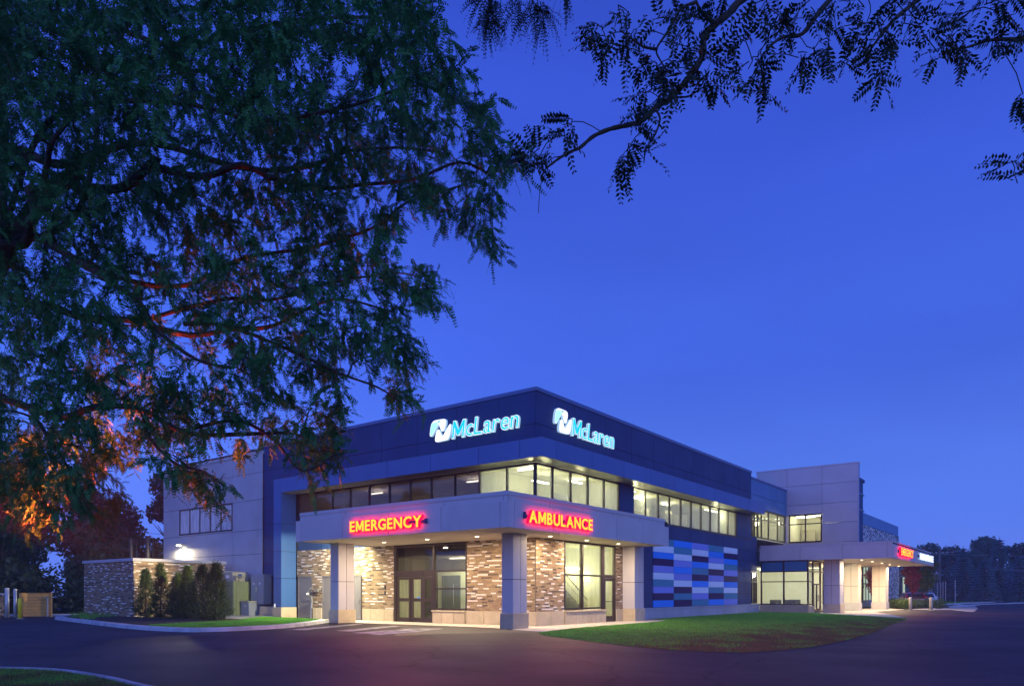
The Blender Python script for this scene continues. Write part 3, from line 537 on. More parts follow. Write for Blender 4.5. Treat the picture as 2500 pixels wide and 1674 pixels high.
# east apron and walk under the main entrance canopy
sheet('pavement_east', [(31.3,-4.3),(34.2,-1.5),(60,-1.5),(60,-2.6),(51.6,-5.0),(49.9,-5.2),(41.2,-4.5),(33.5,-7.0),(26.6,-8.95)], 0.012, M['concrete'])
sheet('pavement_far', [(50.0,-5.2),(60,-5.9),(62,-7.6),(84,-6.6),(84,-7.6),(60,-9.9),(45.6,-10.75),(45.3,-10.4),(52,-8.6)], 0.012, M['concrete'])
east_bed = sheet('planting_bed', [(51.2,-4.6),(60.5,-1.6),(72,-4.4),(62,-7.2),(60,-6.0)], 0.02, M['mulch'])

# --- the island on the left: kerb, mulch, gravel, lawn
isl = smooth_line([(-1.6,33.4),(-4.0,29.8),(-4.75,27.4),(-5.5,23.0),(-6.35,18.1),(-6.95,13.5),(-6.75,10.6),(-5.9,9.75),(-4.6,9.62),(-2.4,10.06),(0.1,11.6),(2.4,13.35)], 5)
kerb('kerb', isl, 0.42, 0.15, M['kerb'], side=1)
inner = [(p[0]+.4, p[1]) for p in isl[:30]] + [(p[0], p[1]+.4) for p in isl[30:]]
sheet('island_soil', inner + [(2.6,19.6),(4.9,20.4),(4.9,33.4)], 0.11, M['lawn_soil'])
sheet('mulch_bed', [(-1.5,33.0),(-3.5,29.6),(-4.3,27.2),(-5.0,23.0),(-5.85,18.1),(-6.3,14.4),(-4.2,14.9),(-1.0,15.9),(0.4,17.6),(0.6,26.0),(-1.3,26.1)], 0.125, M['mulch'])
sheet('gravel_bed', [(0.4,18.0),(2.7,19.7),(4.9,20.4),(4.9,26),(0.6,26)], 0.13, M['gravel'])
# kerb of the foreground verge
fg = smooth_line([(-26,8.2),(-20.5,3.9),(-17.6,1.6),(-16.2,-.22),(-15.61,-1.26),(-15.44,-2.38),(-15.47,-3.87),(-15.57,-4.78),(-15.63,-5.69),(-15.6,-8.5),(-15.3,-14),(-15.0,-30)], 5)
kerb('kerb_verge', fg, 0.16, 0.13, M['kerb'], side=-1)
sheet('verge_soil', [(p[0]-.13, p[1]-.02) for p in fg] + [(-40,-30),(-40,9.2)], 0.10, M['lawn_soil'])
# lawn between the drive and the building
lawn = smooth_line([(1.55,-.50),(0.45,-1.05),(-0.56,-2.27),(-1.71,-4.22),(-3.0,-6.7),(-3.54,-8.77),(-2.75,-10.1),(0.6,-10.75),(7.36,-10.65),(16,-9.9),(23.9,-9.3),(26.3,-8.95)], 4)
lawn_poly = lawn + [(31.2,-4.4),(34.3,-1.6),(34.3,2.25),(15.7,2.25),(15.7,1.0),(12.7,0.24),(8.4,0.28),(4.7,0.08)]
sheet('lawn', lawn_poly, 0.006, M['lawn_soil'])
#kb = kerb('kerb_lawn', [(2.3,-.25),(1.5,-.52),(0.5,-1.0)], 0.10, 0.05, M['asphalt_new'], side=1)
# pale mottled streaks painted on the drive as lamplight on the asphalt
for i, q in enumerate([[(-3.5,8.6),(1.9,10.7),(2.0,10.2),(-3.1,7.9)], [(-2.6,6.6),(1.8,8.0),(1.9,7.4),(-2.7,5.6)], [(-3.2,4.9),(0.6,5.4),(1.2,4.3),(-1.4,3.3),(-3.6,3.0)]]):
    sheet('light_streak', q, 0.0085, M['paint'])
sheet('parking_lot', [(60,-1.3),(76,-4.9),(79,2),(63,6)], 0.026, M['asphalt'])
# far car park kerbs, lawns and road
sheet('far_lawn', [(60,-1.0),(72,-4.3),(96,-6.0),(118,-8.6),(122,-3.5),(120,30),(60,30)], 0.02, M['lawn_soil'])
sheet('far_lawn', [(118,-11.0),(96,-9.0),(80,-7.7),(84,-9.2),(96,-10.5),(110,-12.5)], 0.03, M['lawn_soil'])
kerb('far_kerb', [(62,-7.3),(84,-8.5),(98,-10.9),(112,-13.4)], .35, .14, M['kerb'], side=1)
kerb('far_kerb', [(60,-1.2),(72,-4.6),(96,-6.3),(119,-8.9)], .5, .15, M['kerb'], side=1)
kerb('far_kerb', [(124,-10.5),(130,-20),(140,-40)], .6, .15, M['kerb'], side=1)
kerb('far_kerb', [(-24,36.4),(-14,36.8),(-4.4,36.8),(-1.3,33.9),(6,34.0)], .3, .14, M['kerb'], side=1)

def in_poly(px, py, poly):
    c = np.zeros(len(px), bool); n = len(poly)
    for i in range(n):
        x1, y1 = poly[i]; x2, y2 = poly[(i+1) % n]
        if y1 == y2: continue
        k = ((y1 > py) != (y2 > py)) & (px < (x2-x1)*(py-y1)/(y2-y1)+x1)
        c ^= k
    return c
def grass(name, poly, density, h, w, z, label, dry=.25, mats=None, weight=None, clump=0.0):
    P = np.array(poly); x0, y0 = P.min(0); x1, y1 = P.max(0)
    n = int((x1-x0)*(y1-y0)*density)
    x = rng.uniform(x0, x1, n); y = rng.uniform(y0, y1, n)
    k = in_poly(x, y, poly)
    if weight is not None: k &= rng.random(n) < weight(x, y)
    x, y = x[k], y[k]; n = len(x)
    patch = .5+.5*np.sin(x*1.7+np.sin(y*1.1)*2)*np.sin(y*1.9+1.3*np.sin(x*.7))
    a = rng.uniform(0, 2*math.pi, n); ln = rng.uniform(0, .6, n)
    hh = h*rng.uniform(.45, 1.25, n)*(1+clump*(patch-.5)); b = rng.uniform(0, 2*math.pi, n)
    V = np.zeros((n, 3, 3))
    V[:,0] = np.stack([x-np.cos(a)*w, y-np.sin(a)*w, np.full(n, z)], 1)
    V[:,1] = np.stack([x+np.cos(a)*w, y+np.sin(a)*w, np.full(n, z)], 1)
    V[:,2] = np.stack([x+np.cos(b)*ln*hh, y+np.sin(b)*ln*hh, z+hh*np.cos(ln*.8)], 1)
    dr = dry(x, y) if callable(dry) else dry
    mi = (rng.random(n) < dr*(.3+1.4*patch)).astype(int)
    me = tri_mesh(name, V.reshape(-1,3), np.arange(n*3).reshape(-1,3), mats or [M['grass'], M['grass_dry']], mi)
    o = add(name, me, kind='stuff'); o['label'] = label
    return o
grass('grass', lawn_poly, 360, .055, .011, .005, 'mown grass of the large lawn between drive and building', dry=lambda x, y: np.clip(.12+(-y-5.2+.02*(x-10))*.22, .1, .95)*np.clip(1.3-x/34, .2, 1))
grass('grass', [(-4.6,10.25),(-2.4,10.7),(0.1,12.2),(2.3,13.9),(2.6,19.5),(0.4,17.6),(-1.0,15.9),(-4.2,14.9),(-6.3,14.3),(-6.3,11.2),(-5.8,10.3)], 900, .08, .009, .12, 'bright lamp-lit grass on the kerbed island beside the pier', dry=.05)
grass('grass', [(p[0]-.20, p[1]-.05) for p in fg[4:44]] + [(-17.4,-9),(-19.8,-4),(-21,2),(-24,7)], 1700, .055, .005, .10, 'dark grass of the foreground verge beside the kerb', dry=.75, clump=.8)  # share of dry blades raised to darken the verge like tree shade
grass('grass', [(-1.6,32.5),(-3.4,29.4),(-4.2,27.2),(-4.9,23.5),(-4.5,23.5),(-3.2,26.6),(-1.5,27.5)], 60, .28, .012, .12, 'tufts of long grass at the foot of the brick enclosure', dry=.2)
grass('grass', [(60,-1.3),(72,-4.6),(96,-6.2),(118,-8.8),(122,-4),(100,0),(60,0)], 14, .10, .05, .03, 'lit grass strip beyond the main entrance', dry=.05)
# ================================================================== the building
XL, YR = 5.02, 2.32           # planes of the two street facades
B = thing('hospital_building', (XL, YR, 0), 'two-storey blue and grey hospital building with brick ground floor and lit ribbon windows', 'building')

def cols(a, b, js):           # list of (start, end) spans between joints with a recessed gap
    e = [a] + sorted(j for j in js if a < j < b) + [b]
    return [(e[i]+(.012 if i else 0), e[i+1]-(.012 if i+1 < len(e)-1 else 0)) for i in range(len(e)-1)]
def panels_X(name, x, t, ya, yb, za, zb, yj, zj, m, parent, hide=None):
    """panels on a wall that faces -X, front face at x, thickness t"""
    for (c0, c1) in cols(ya, yb, yj):
        for (d0, d1) in cols(za, zb, zj):
            if hide and hide(c0, c1, d0, d1): continue
            box(name, (x, c0, d0), (x+t, c1, d1), m, parent)
def panels_Y(name, y, t, xa, xb, za, zb, xj, zj, m, parent, hide=None):
    for (c0, c1) in cols(xa, xb, xj):
        for (d0, d1) in cols(za, zb, zj):
            if hide and hide(c0, c1, d0, d1): continue
            box(name, (c0, y, d0), (c1, y+t, d1), m, parent)

# ---- structural core behind the cladding
core = MB()
core.box(5.07, 2.37, 7.45, 32.75, 35.0, 10.45)                # attic storey and roof
core.box(5.07, 20.45, 0.0, 12.0, 35.0, 7.45)                   # north-west block
core.box(5.07, 12.6, 3.97, 5.25, 19.6, 5.55)
core.box(5.20, 2.50, 3.99, 32.75, 20.4, 5.50)                  # floor between storeys
core.box(13.0, 2.45, 0.0, 32.75, 14.0, 3.98)                   # ground floor east
core.box(30.0, 2.40, 5.5, 32.75, 14.0, 7.44)
core.box(12.62, 2.40, 5.5, 14.18, 9.0, 7.44)
core.box(5.07, 18.3, 0, 12, 20.4, 3.98)
core.box(32.77, 2.75, 8.0, 60.0, 30.0, 10.0)
core.box(41.75, -3.2, 8.05, 42.25, 4.9, 11.85)
core.obj('wall', M['navy_seam'], B)

# ---- attic cladding, both sides, and coping
Ljoint = [4.4, 7.04, 9.69, 12.32, 14.96, 17.61, 20.27]
Rjoint = [8.2, 11.1, 13.91, 16.56, 19.25, 22.0, 24.65, 27.3, 30.1]
panels_X('attic_panel', XL, .04, YR+.06, 22.95, 8.09, 10.44, Ljoint, [9.0], M['navy'], B)
panels_Y('attic_panel', YR, .04, XL, 32.81, 8.09, 10.44, Rjoint, [9.0], M['navy'], B)
box('coping', (XL-.05, YR+.06, 10.445), (XL+.35, 22.95, 10.62), M['bluecop'], B, ch=.012)
box('coping', (XL-.05, YR-.05, 10.445), (32.85, YR+.055, 10.62), M['bluecop'], B, ch=.012)
# ---- projecting band (eyebrow) that frames the ribbon windows
band = MB()
band.box(4.04, 1.34, 7.31, 5.015, 20.40, 8.06); band.box(5.02, 1.34, 7.31, 32.78, 2.31, 8.06)
bnd = band.obj('eyebrow', M['navy_seam'], B)
panels_X('fascia_panel', 4.0, .035, 1.30, 20.43, 7.29, 8.08, [2.47, 4.81, 7.79, 10.77, 13.76, 16.75, 19.73], [], M['blue'], bnd)
panels_Y('fascia_panel', 1.30, .035, 4.04, 32.81, 7.29, 8.08, [5.09, 8.1, 11.19, 14.13, 17.15, 20.26, 23.26, 26.28, 29.4], [], M['blue'], bnd)
for (a, b) in cols(1.34, 20.40, [3.0, 5.64, 8.75, 11.78, 14.89, 17.93]):
    box('soffit_panel', (4.04, a, 7.296), (5.01, b, 7.306), M['bsoffit'], bnd)
for (a, b) in cols(5.02, 32.78, [6.4+1.55*i for i in range(17)]):
    box('soffit_panel', (a, 1.34, 7.296), (b, 2.30, 7.306), M['bsoffit'], bnd)
MB().box(4.0, 1.3, 8.08, 5.0, 20.43, 8.10).box(5.0, 1.3, 8.08, 32.81, 2.31, 8.10).obj('flashing', M['bluecop'], bnd)
# ---- pier at the end of the band
pier = box('pier', (4.04, 19.72, .66), (5.02, 20.40, 7.28), M['navy_seam'], B)
panels_X('pier_panel', 4.0, .035, 19.69, 20.43, .66, 7.285, [], [2.33, 3.9, 5.5], M['blue'], pier)
panels_Y('pier_panel', 19.68, .035, 4.04, 5.01, .66, 7.285, [], [2.33, 3.9, 5.5], M['blue'], pier)
box('plinth', (3.94, 19.60, 0), (5.0, 20.50, .655), M['tan'], pier, ch=.01)
# ---- recess north of the pier and the grey block
panels_X('recess_panel', XL+.01, .035, 20.43, 22.95, .02, 8.085, [21.9], [.85+.81*i for i in range(9)], M['navy'], B)
gwin = (26.25, 32.88, 5.50, 7.27)
grey_core = box('wall', (4.96, 22.96, 0), (5.06, 35.10, 10.06), M['navy_seam'], B)
panels_X('wall_panel', 4.92, .045, 22.95, 35.12, .02, 10.07, [26.25, 32.88], [2.3, 3.9, 5.40, 7.27, 8.94], M['greywall'], B,
         hide=lambda a, b, c, d: a > 26 and b < 33 and c > 5.3 and d < 7.3)
box('wall_panel', (4.92, 26.262, 5.412), (4.965, 32.868, 5.49), M['greywall'], B)
box('coping', (4.87, 22.90, 10.075), (5.3, 35.16, 10.27), M['greywall'], B, ch=.012)
box('wall', (4.93, 35.10, 0), (12, 35.14, 10.06), M['greywall'], B)
wf = MB(); wf.box(4.90, 26.25, 5.50, 5.0, 32.88, 5.58).box(4.90, 26.25, 7.19, 5.0, 32.88, 7.27)
for y in (26.29, 27.6, 28.9, 30.2, 31.5, 32.84): wf.box(4.90, y-.04, 5.58, 5.0, y+.04, 7.19)
win = wf.obj('window', M['bronze'], B)
M['pane_dim'] = mat('dusty_dark_glass', (.60,.57,.60), .35, var=.35, scale=2.2, stretch=(1,1.6,.35), spec=.6)
for a, b in ((26.33,27.56),(27.64,28.86),(28.94,30.16),(30.24,31.46),(31.54,32.80)):
    box('pane', (4.94, a, 5.58), (4.95, b, 7.19), M['pane_dim'], win)

# ---- ribbon windows ------------------------------------------------
mullL = [2.33, 4.0, 5.64, 7.19, 8.75, 10.24, 11.78, 13.35, 14.89, 16.41, 17.93, 19.51]
mullR1 = [5.02, 6.4, 7.93, 9.49, 11.05, 12.59]
mullR2 = [14.2, 15.66, 17.29, 18.8, 20.4, 21.93, 23.5, 25.05, 26.58, 28.23, 29.82]
ZB, ZT = 5.50, 7.29
def ribbon_X(ms, za, zb, x, m_pane):
    w = MB().box(x, ms[0], za, x+.14, ms[-1], za+.08).box(x, ms[0], zb-.09, x+.14, ms[-1], zb)
    for y in ms: w.box(x, y-.035, za+.08, x+.14, y+.035, zb-.09)
    w = w.obj('window', M['bronze'], B)
    for a, b in zip(ms[:-1], ms[1:]):
        box('pane', (x+.05, a+.035, za+.08), (x+.06, b-.035, zb-.09), m_pane(a), w)
    return w
def ribbon_Y(ms, za, zb, y, m_pane):
    w = MB().box(ms[0], y, za, ms[-1], y+.14, za+.08).box(ms[0], y, zb-.09, ms[-1], y+.14, zb)
    for x in ms: w.box(x-.035, y, za+.08, x+.035, y+.14, zb-.09)
    w = w.obj('window', M['bronze'], B)
    for a, b in zip(ms[:-1], ms[1:]):
        box('pane', (a+.035, y+.05, za+.08), (b-.035, y+.06, zb-.09), m_pane(a), w)
    return w
ribbon_X([2.42]+mullL[1:], ZB, ZT, XL+.02, lambda a: M['glass'] if a < 5 else M['glass_dim'])
ribbon_Y([5.06]+mullR1[1:], ZB, ZT, YR+.02, lambda a: M['glass'])
ribbon_Y(mullR2, ZB, ZT, YR+.02, lambda a: M['glass'])
box('window_frame', (XL+.02, 19.5, 3.97), (XL+.12, 19.69, 7.29), M['bronze'], B)
panels_Y('wall_panel', YR, .04, 12.62, 14.17, 5.5, 7.285, [], [], M['navy'], B)
panels_Y('wall_panel', YR, .04, 29.86, 32.81, 5.5, 7.285, [], [], M['navy'], B)
panels_X('wall_panel', XL, .04, 12.5, 19.5, 3.97, 5.49, [14.9, 17.2], [], M['navy'], B)
panels_X('wall_panel', XL, .04, 2.4, 12.5, 3.97, 5.49, [5.6, 9], [], M['navy'], B)
# ---- rooms behind the ribbon windows
def room(x0, y0, z0, x1, y1, z1, open_side, fx, power, col=(1.0,.94,.58), along='x', parent=B, wall=None, dim=1.0):
    """interior: floor, ceiling, back and side walls; open towards the windows. fx: list of tube lamps"""
    t = .06; mb = MB(); W = wall or M['wall_in']
    mb.box(x0, y0, z0-t, x1, y1, z0, 1); mb.box(x0, y0, z1, x1, y1, z1+t, 0)
    if 'S' not in open_side: mb.box(x0, y0-t, z0, x1, y0, z1, 0)
    mb.box(x0, y1, z0, x1, y1+t, z1, 0)
    if 'W' not in open_side: mb.box(x0-t, y0, z0, x0, y1, z1, 0)
    mb.box(x1, y0, z0, x1+t, y1, z1, 0)
    r = mb.obj('room', [W, M['floor_in']], parent)
    for (cx, cy, cz, L, ax) in fx:
        a, b = (L/2, .07) if ax == 'x' else (.07, L/2)
        box('tube_lamp', (cx-a, cy-b, cz-.06), (cx+a, cy+b, cz), M['lamp_white'], r)
        bulb('room_light', (cx, cy-.3, cz-.45), power/len(fx), col, r)
    return r
room(5.20, 2.50, 5.56, 12.60, 5.60, 7.42, 'SW', [(8.3,4.4,7.02,1.3,'x'),(10.9,4.0,7.30,1.2,'x'),(6.5,3.9,7.36,1.0,'y')], 150)
MB().box(9.2, 4.2, 5.56, 10.5, 4.25, 6.55).obj('partition', M['cab'], B)
room(5.20, 5.70, 5.56, 10.5, 19.5, 7.42, 'W', [(7.5,8.0,7.30,1.0,'y'),(7.5,15.5,7.30,1.0,'y')], 100, col=(1,.74,.64))
room(14.25, 2.50, 5.56, 29.8, 7.0, 7.42, 'S', [(15.3,3.2,7.28,1.2,'x'),(19.2,4.6,7.34,1.2,'x'),(23.0,4.6,7.34,1.2,'x'),(27.2,3.1,7.20,2.4,'x')], 260)
clut = MB()
for x, h in ((16.3,1.15),(18.1,.9),(20.0,1.2),(22.2,1.3),(24.6,1.25)):
    clut.box(x, 4.3, 5.56, x+1.1, 4.9, 5.56+h)
clut.obj('partition', M['beige_cab'], B)

# ---- ground floor, left facade: base stone, brick, doors, entrance --------
def stones_X(x, ya, yb, z0, z1, js, parent=None):
    parent = parent or B
    for a, b in cols(ya, yb, js): box('base_stone', (x, a, z0), (x+.09, b, z1), M['tan'], parent, ch=.006)
def stones_Y(y, xa, xb, z0, z1, js, parent=B, m=None):
    for a, b in cols(xa, xb, js): box('base_stone', (a, y, z0), (b, y+.09, z1), m or M['tan'], parent, ch=.006)
stones_X(XL-.05, 11.40, 13.80, .0, .64, [12.08, 13.14])
stones_X(XL-.05, 17.28, 18.18, .0, .64, [17.7])
stones_X(XL-.05, 2.36, 6.40, .0, .64, [5.29, 4.2, 3.2])
stones_X(XL-.13, 6.44, 8.52, .0, .56, [7.13, 7.91])
box('window_sill', (XL-.17, 6.40, .565), (XL+.05, 8.56, .64), M['tan'], B, ch=.01)
box('service_door_frame', (XL+.02, 13.85, 0), (XL+.12, 13.95, 2.45), M['bronze'], B)
def service_door(ya, yb, hinge):
    d = MB().box(XL-.01, ya, 0.02, XL+.06, ya+.06, 2.44).box(XL-.01, yb-.06, .02, XL+.06, yb, 2.44).box(XL-.01, ya+.06, 2.38, XL+.06, yb-.06, 2.44)
    d = d.obj('door', M['door'], B)
    box('door_leaf', (XL+.02, ya+.06, .03), (XL+.05, yb-.06, 2.38), M['door'], d)
    k = ya+.14 if hinge else yb-.14
    box('handle', (XL-.05, k-.03, 1.0), (XL+.01, k+.03, 1.12), M['brushed'], d)
service_door(18.22, 19.50, True); service_door(16.05, 17.26, False); service_door(13.95, 15.15, True)

# brick fields are built in their own file section (brick_X / brick_Y)
def brick_field(axis, plane, spans, z0, z1, parent, nsingle, seed, openings=(), seen=None, L=.31, H=.0635, G=.008, pal=(.20,.30,.20,.17,.13), proud=.0):
    """staggered long bricks; the nsingle nearest the street corner are single objects"""
    r = random.Random(seed); meshes = []
    wall = MB()
    for a, b in spans:
        if axis == 'X': wall.box(plane+.012, a, z0, plane+.09, b, z1)
        else: wall.box(a, plane+.012, z0, b, plane+.09, z1)
    w = wall.obj('brick_wall', M['mortar'], parent)
    rows = int((z1-z0)/(H+G))
    hh = (z1-z0)/rows
    items = []
    for a, b in spans:
        above = []
        for i in range(rows):
            here = []
            o = (i*.37 % 1)*(L+G) + r.choice([0, .5, .33])*(L)
            p = a - (o % (L+G)); last = 0
            while p < b:
                q0, q1 = max(p, a), min(p+L, b)
                if q1-q0 > .03:
                    ci = r.choices(range(5), pal)[0]
                    for _ in range(4):      # like over like is rare in this bond
                        if ci in (0, 4) and any(c == ci and h0 < q1-.04 and h1 > q0+.04 for h0, h1, c in above): ci = r.choices(range(5), pal)[0]
                    here.append((q0, q1, ci))
                    items.append((q0, q1, z0+i*hh+G/2, z0+(i+1)*hh-G/2, ci, r.uniform(0, .006)))
                p += L+G
            above = here
    items.sort(key=lambda t: (t[0] if seen is None else abs(t[0]-seen)) + abs(t[2]-1.8)*.6)
    proto = {}
    rest = MB()
    for n, (q0, q1, za, zb, ci, dp) in enumerate(items):
        if n < nsingle and q1-q0 > L-.002:
            if ci not in proto:
                m = MB().box(0, 0, 0, .06, L, hh-G) if axis == 'X' else MB().box(0, 0, 0, L, .06, hh-G)
                proto[ci] = m.me('brick', BR[ci])
            o = bpy.data.objects.new('brick', proto[ci]); COL.objects.link(o); o.parent = w
            o.location = (plane-dp, q0, za) if axis == 'X' else (q0, plane-dp, za)
        else:
            if axis == 'X': rest.box(plane-dp, q0, za, plane+.05, q1, zb, ci)
            else: rest.box(q0, plane-dp, za, q1, plane+.05, zb, ci)
    add('brickwork', rest.me('brickwork', BR), w, local=True, kind='stuff')
    return w
brick_field('X', XL, [(2.32+.07,6.40)], .65, 3.96, B, 160, 1, seen=3.4)
brick_field('X', XL, [(11.40,13.85)], .65, 3.96, B, 0, 2)
brick_field('X', XL, [(17.28,18.20)], .65, 2.45, B, 0, 3)
brick_field('X', XL, [(13.85,19.60)], 2.45, 3.96, B, 0, 4)
brick_field('X', XL, [(15.17,16.03)], .65, 2.45, B, 0, 14)
stones_X(XL-.05, 15.17, 16.03, .0, .64, [])
brick_field('Y', YR, [(5.02,7.25)], .65, 3.96, B, 130, 5, seen=5.2)
brick_field('Y', YR, [(12.18,12.86)], .65, 3.96, B, 0, 6)

# main sliding entrance in the left facade
EN = MB()
x0, x1 = XL-.03, XL+.14
EN.box(x0, 11.20, .0, x1, 11.36, 3.94); EN.box(x0, 8.50, .0, x1, 8.60, 3.94)
EN.box(x0, 8.60, 3.82, x1, 11.20, 3.94); EN.box(x0, 8.60, 2.30, x1, 11.20, 2.62)
EN.box(x0, 6.42, 3.84, x1, 8.50, 3.94); EN.box(x0, 6.42, 2.52, x1, 8.50, 2.60)
EN.box(x0, 6.42, 1.66, x1, 8.50, 1.73); EN.box(x0, 6.42, .66, x1, 8.50, .74); EN.box(x0, 6.38, .66, x1, 6.44, 3.94)
EN.box(x0, 8.38, .74, x1, 8.50, 2.52)
ent = EN.obj('entrance_frame', M['bronze'], B)
box('pane', (XL+.05, 8.60, 2.62), (XL+.06, 11.20, 3.82), M['glass_dim'], ent)
box('pane', (XL+.05, 6.44, 2.60), (XL+.06, 8.50, 3.84), M['glass_dim'], ent)
box('pane', (XL+.05, 6.44, 1.73), (XL+.06, 8.38, 2.52), M['glass_clear'], ent)
box('pane', (XL+.05, 6.44, .74), (XL+.06, 8.38, 1.66), M['glass_clear'], ent)
box('door_sensor', (x0-.05, 9.25, 2.42), (x0-.002, 9.60, 2.50), M['black'], ent)
for (a, b, off, opq) in ((10.18, 11.18, 0, 0), (9.34, 10.16, .03, 0), (8.62, 9.32, 0, 1)):
    d = MB().box(XL+off, a, .02, XL+.05+off, a+.13, 2.29).box(XL+off, b-.16, .02, XL+.05+off, b, 2.29)
    d.box(XL+off, a+.13, 2.17, XL+.05+off, b-.16, 2.29).box(XL+off, a+.13, 1.06, XL+.05+off, b-.16, 1.22).box(XL+off, a+.13, .02, XL+.05+off, b-.16, .24)
    d = d.obj('sliding_door', M['bronze'], B)
    gm = M['glass_dim'] if opq else M['glass']
    box('pane', (XL+.02+off, a+.13, 1.22), (XL+.03+off, b-.16, 2.17), gm, d)
    box('pane', (XL+.02+off, a+.13, .24), (XL+.03+off, b-.16, 1.06), gm, d)
    if a < 9.4 and not opq: box('decal', (XL+.008+off, 9.55, 1.24), (XL+.018+off, 9.72, 1.29), M['mo_B'], d)
# vestibule room with a grey inner door and long pull
room(5.25, 6.3, .0, 7.6, 11.4, 3.3, 'W', [(6.5,8.2,3.28,1.2,'y')], 110, col=(1,.92,.56))
box('wall', (5.25, 6.3, 3.4), (9, 11.4, 3.96), M['black'], B)
ind = MB().box(7.50, 9.06, 0, 7.60, 9.14, 2.42).box(7.50, 10.24, 0, 7.60, 10.32, 2.42).box(7.50, 9.14, 2.34, 7.60, 10.24, 2.42).obj('inner_door', M['door_in'], B)
box('door_leaf', (7.52, 9.14, 0), (7.57, 10.24, 2.34), M['door_in'], ind)
MB().tube([(7.44, 9.42, .85), (7.44, 9.42, 1.95)], .022, 6).obj('handle', M['brushed'], ind)
# keyed door switches on the brick beside the entrance
for z in (1.42, 1.72):
    box('door_switch', (XL-.05, 11.98, z), (XL-.008, 12.08, z+.17), M['black'], B)

# ---- ground floor, right facade: window, door, piers, coloured wall -------
RW = MB(); y0, y1 = YR+.0, YR+.16
for x in (7.25, 8.86, 10.79): RW.box(x, y0, .70, x+.14, y1, 3.95)
RW.box(7.39, y0, 3.85, 10.79, y1, 3.95).box(7.39, y0, 2.31, 10.79, y1, 2.39).box(7.39, y0, .70, 10.79, y1, .78)
rw = RW.obj('window', M['bronze'], B)
for a, b in ((7.39, 8.86), (9.0, 10.79)):
    for c, d in ((.78, 2.31), (2.39, 3.85)):
        box('pane', (a, YR+.07, c), (b, YR+.08, d), M['glass'], rw)
DR = MB().box(10.93, y0, 0, 11.02, y1, 3.95).box(12.08, y0, 0, 12.18, y1, 3.95).box(11.02, y0, 3.85, 12.08, y1, 3.95).box(11.02, y0, 2.24, 12.08, y1, 2.42).obj('door', M['bronze'], B)
box('pane', (11.02, YR+.07, 2.42), (12.08, YR+.08, 3.85), M['glass'], DR)
MB().box(11.03, YR+.03, .02, 11.17, YR+.09, 2.23).box(11.93, YR+.03, .02, 12.07, YR+.09, 2.23).box(11.17, YR+.03, 2.10, 11.93, YR+.09, 2.23).box(11.17, YR+.03, .02, 11.93, YR+.09, .30).obj('door_leaf', M['bronze'], DR)
box('pane', (11.17, YR+.055, .30), (11.93, YR+.065, 2.10), M['glass'], DR)
MB().tube([(11.1, YR-.03, 1.05), (11.95, YR-.03, 1.05)], .02, 6).obj('push_bar', M['black'], DR)
stones_Y(YR-.05, 4.98, 7.24, 0, .64, [5.14, 6.11])
stones_Y(YR-.13, 7.26, 10.95, 0, .58, [8.12, 9.11, 10.05])
box('window_sill', (7.22, YR-.17, .585), (10.97, YR+.0, .66), M['tan'], B, ch=.01)
stones_Y(YR-.05, 12.2, 12.84, 0, .64, [])
# stairwell room behind that window: pale walls, stair flight with railing, tube lamps
room(7.0, 2.52, .0, 12.9, 5.2, 3.96, 'S', [(11.3,4.95,2.86,1.15,'x'),(12.55,4.95,2.86,.9,'x'),(8.6,4.0,3.90,1.2,'x')], 150, col=(1,.95,.55))
st = MB()
for i in range(14):
    xx = 7.9+i*.28; zz = 2.85-i*.176
    st.box(xx, 4.0, max(0,zz-.20), xx+.30, 5.1, zz)
st = st.obj('stair', M['floor_in'], B)
rl = MB(); rl.tube([(7.9, 3.96, 3.72), (12.0, 3.96, 1.14)], .030, 6).tube([(7.9, 3.96, 2.90), (12.0, 3.96, .32)], .022, 6).tube([(7.9,3.96,3.35),(12.0,3.96,.77)], .016, 6)
for i in range(22):
    t = i/21; x = 7.9+4.1*t; z = 2.90-2.58*t
    rl.tube([(x, 3.96, z), (x, 3.96, z+.82)], .014, 5, cap=False)
rl.obj('railing', M['door_in'], st)

# square piers under and beside the canopy
def column(x0, y0, x1, y1, ztop, jx=None, jy=None, pl=.655, name='column', mp=None, ms=None, zj=2.05, cx=0):
    c = box(name, (x0+.03, y0+.03, pl), (x1-.03, y1-.03, ztop), M['navy_seam'], B)
    jx = jx or []; jy = jy or []
    for a, b in cols(x0, x1, jx):
        for d0, d1 in cols(pl+.005, ztop, [zj]):
            box('cladding_panel', (a, y0, d0), (b, y0+.035, d1), ms or M['grey'], c)
            box('cladding_panel', (a, y1-.035, d0), (b, y1, d1), ms or M['grey'], c)
    for a, b in cols(y0+.037, y1-.037, jy):
        for d0, d1 in cols(pl+.005, ztop, [zj]):
            box('cladding_panel', (x0, a, d0), (x0+.035, b, d1), ms or M['grey'], c)
            box('cladding_panel', (x1-.035, a, d0), (x1, b, d1), ms or M['grey'], c)
    box('plinth', (x0-.06, y0-.06, 0), (x1+.06, y1+.06, pl), mp or M['tan'], c, ch=.012)
    return c
column(2.47, 1.66, 3.42, 2.25, 3.95, jx=[2.97])
column(2.03, 12.14, 3.02, 12.76, 3.95, jx=[2.53])
column(12.90, 1.60, 13.92, 2.315, 3.95, jx=[13.40])

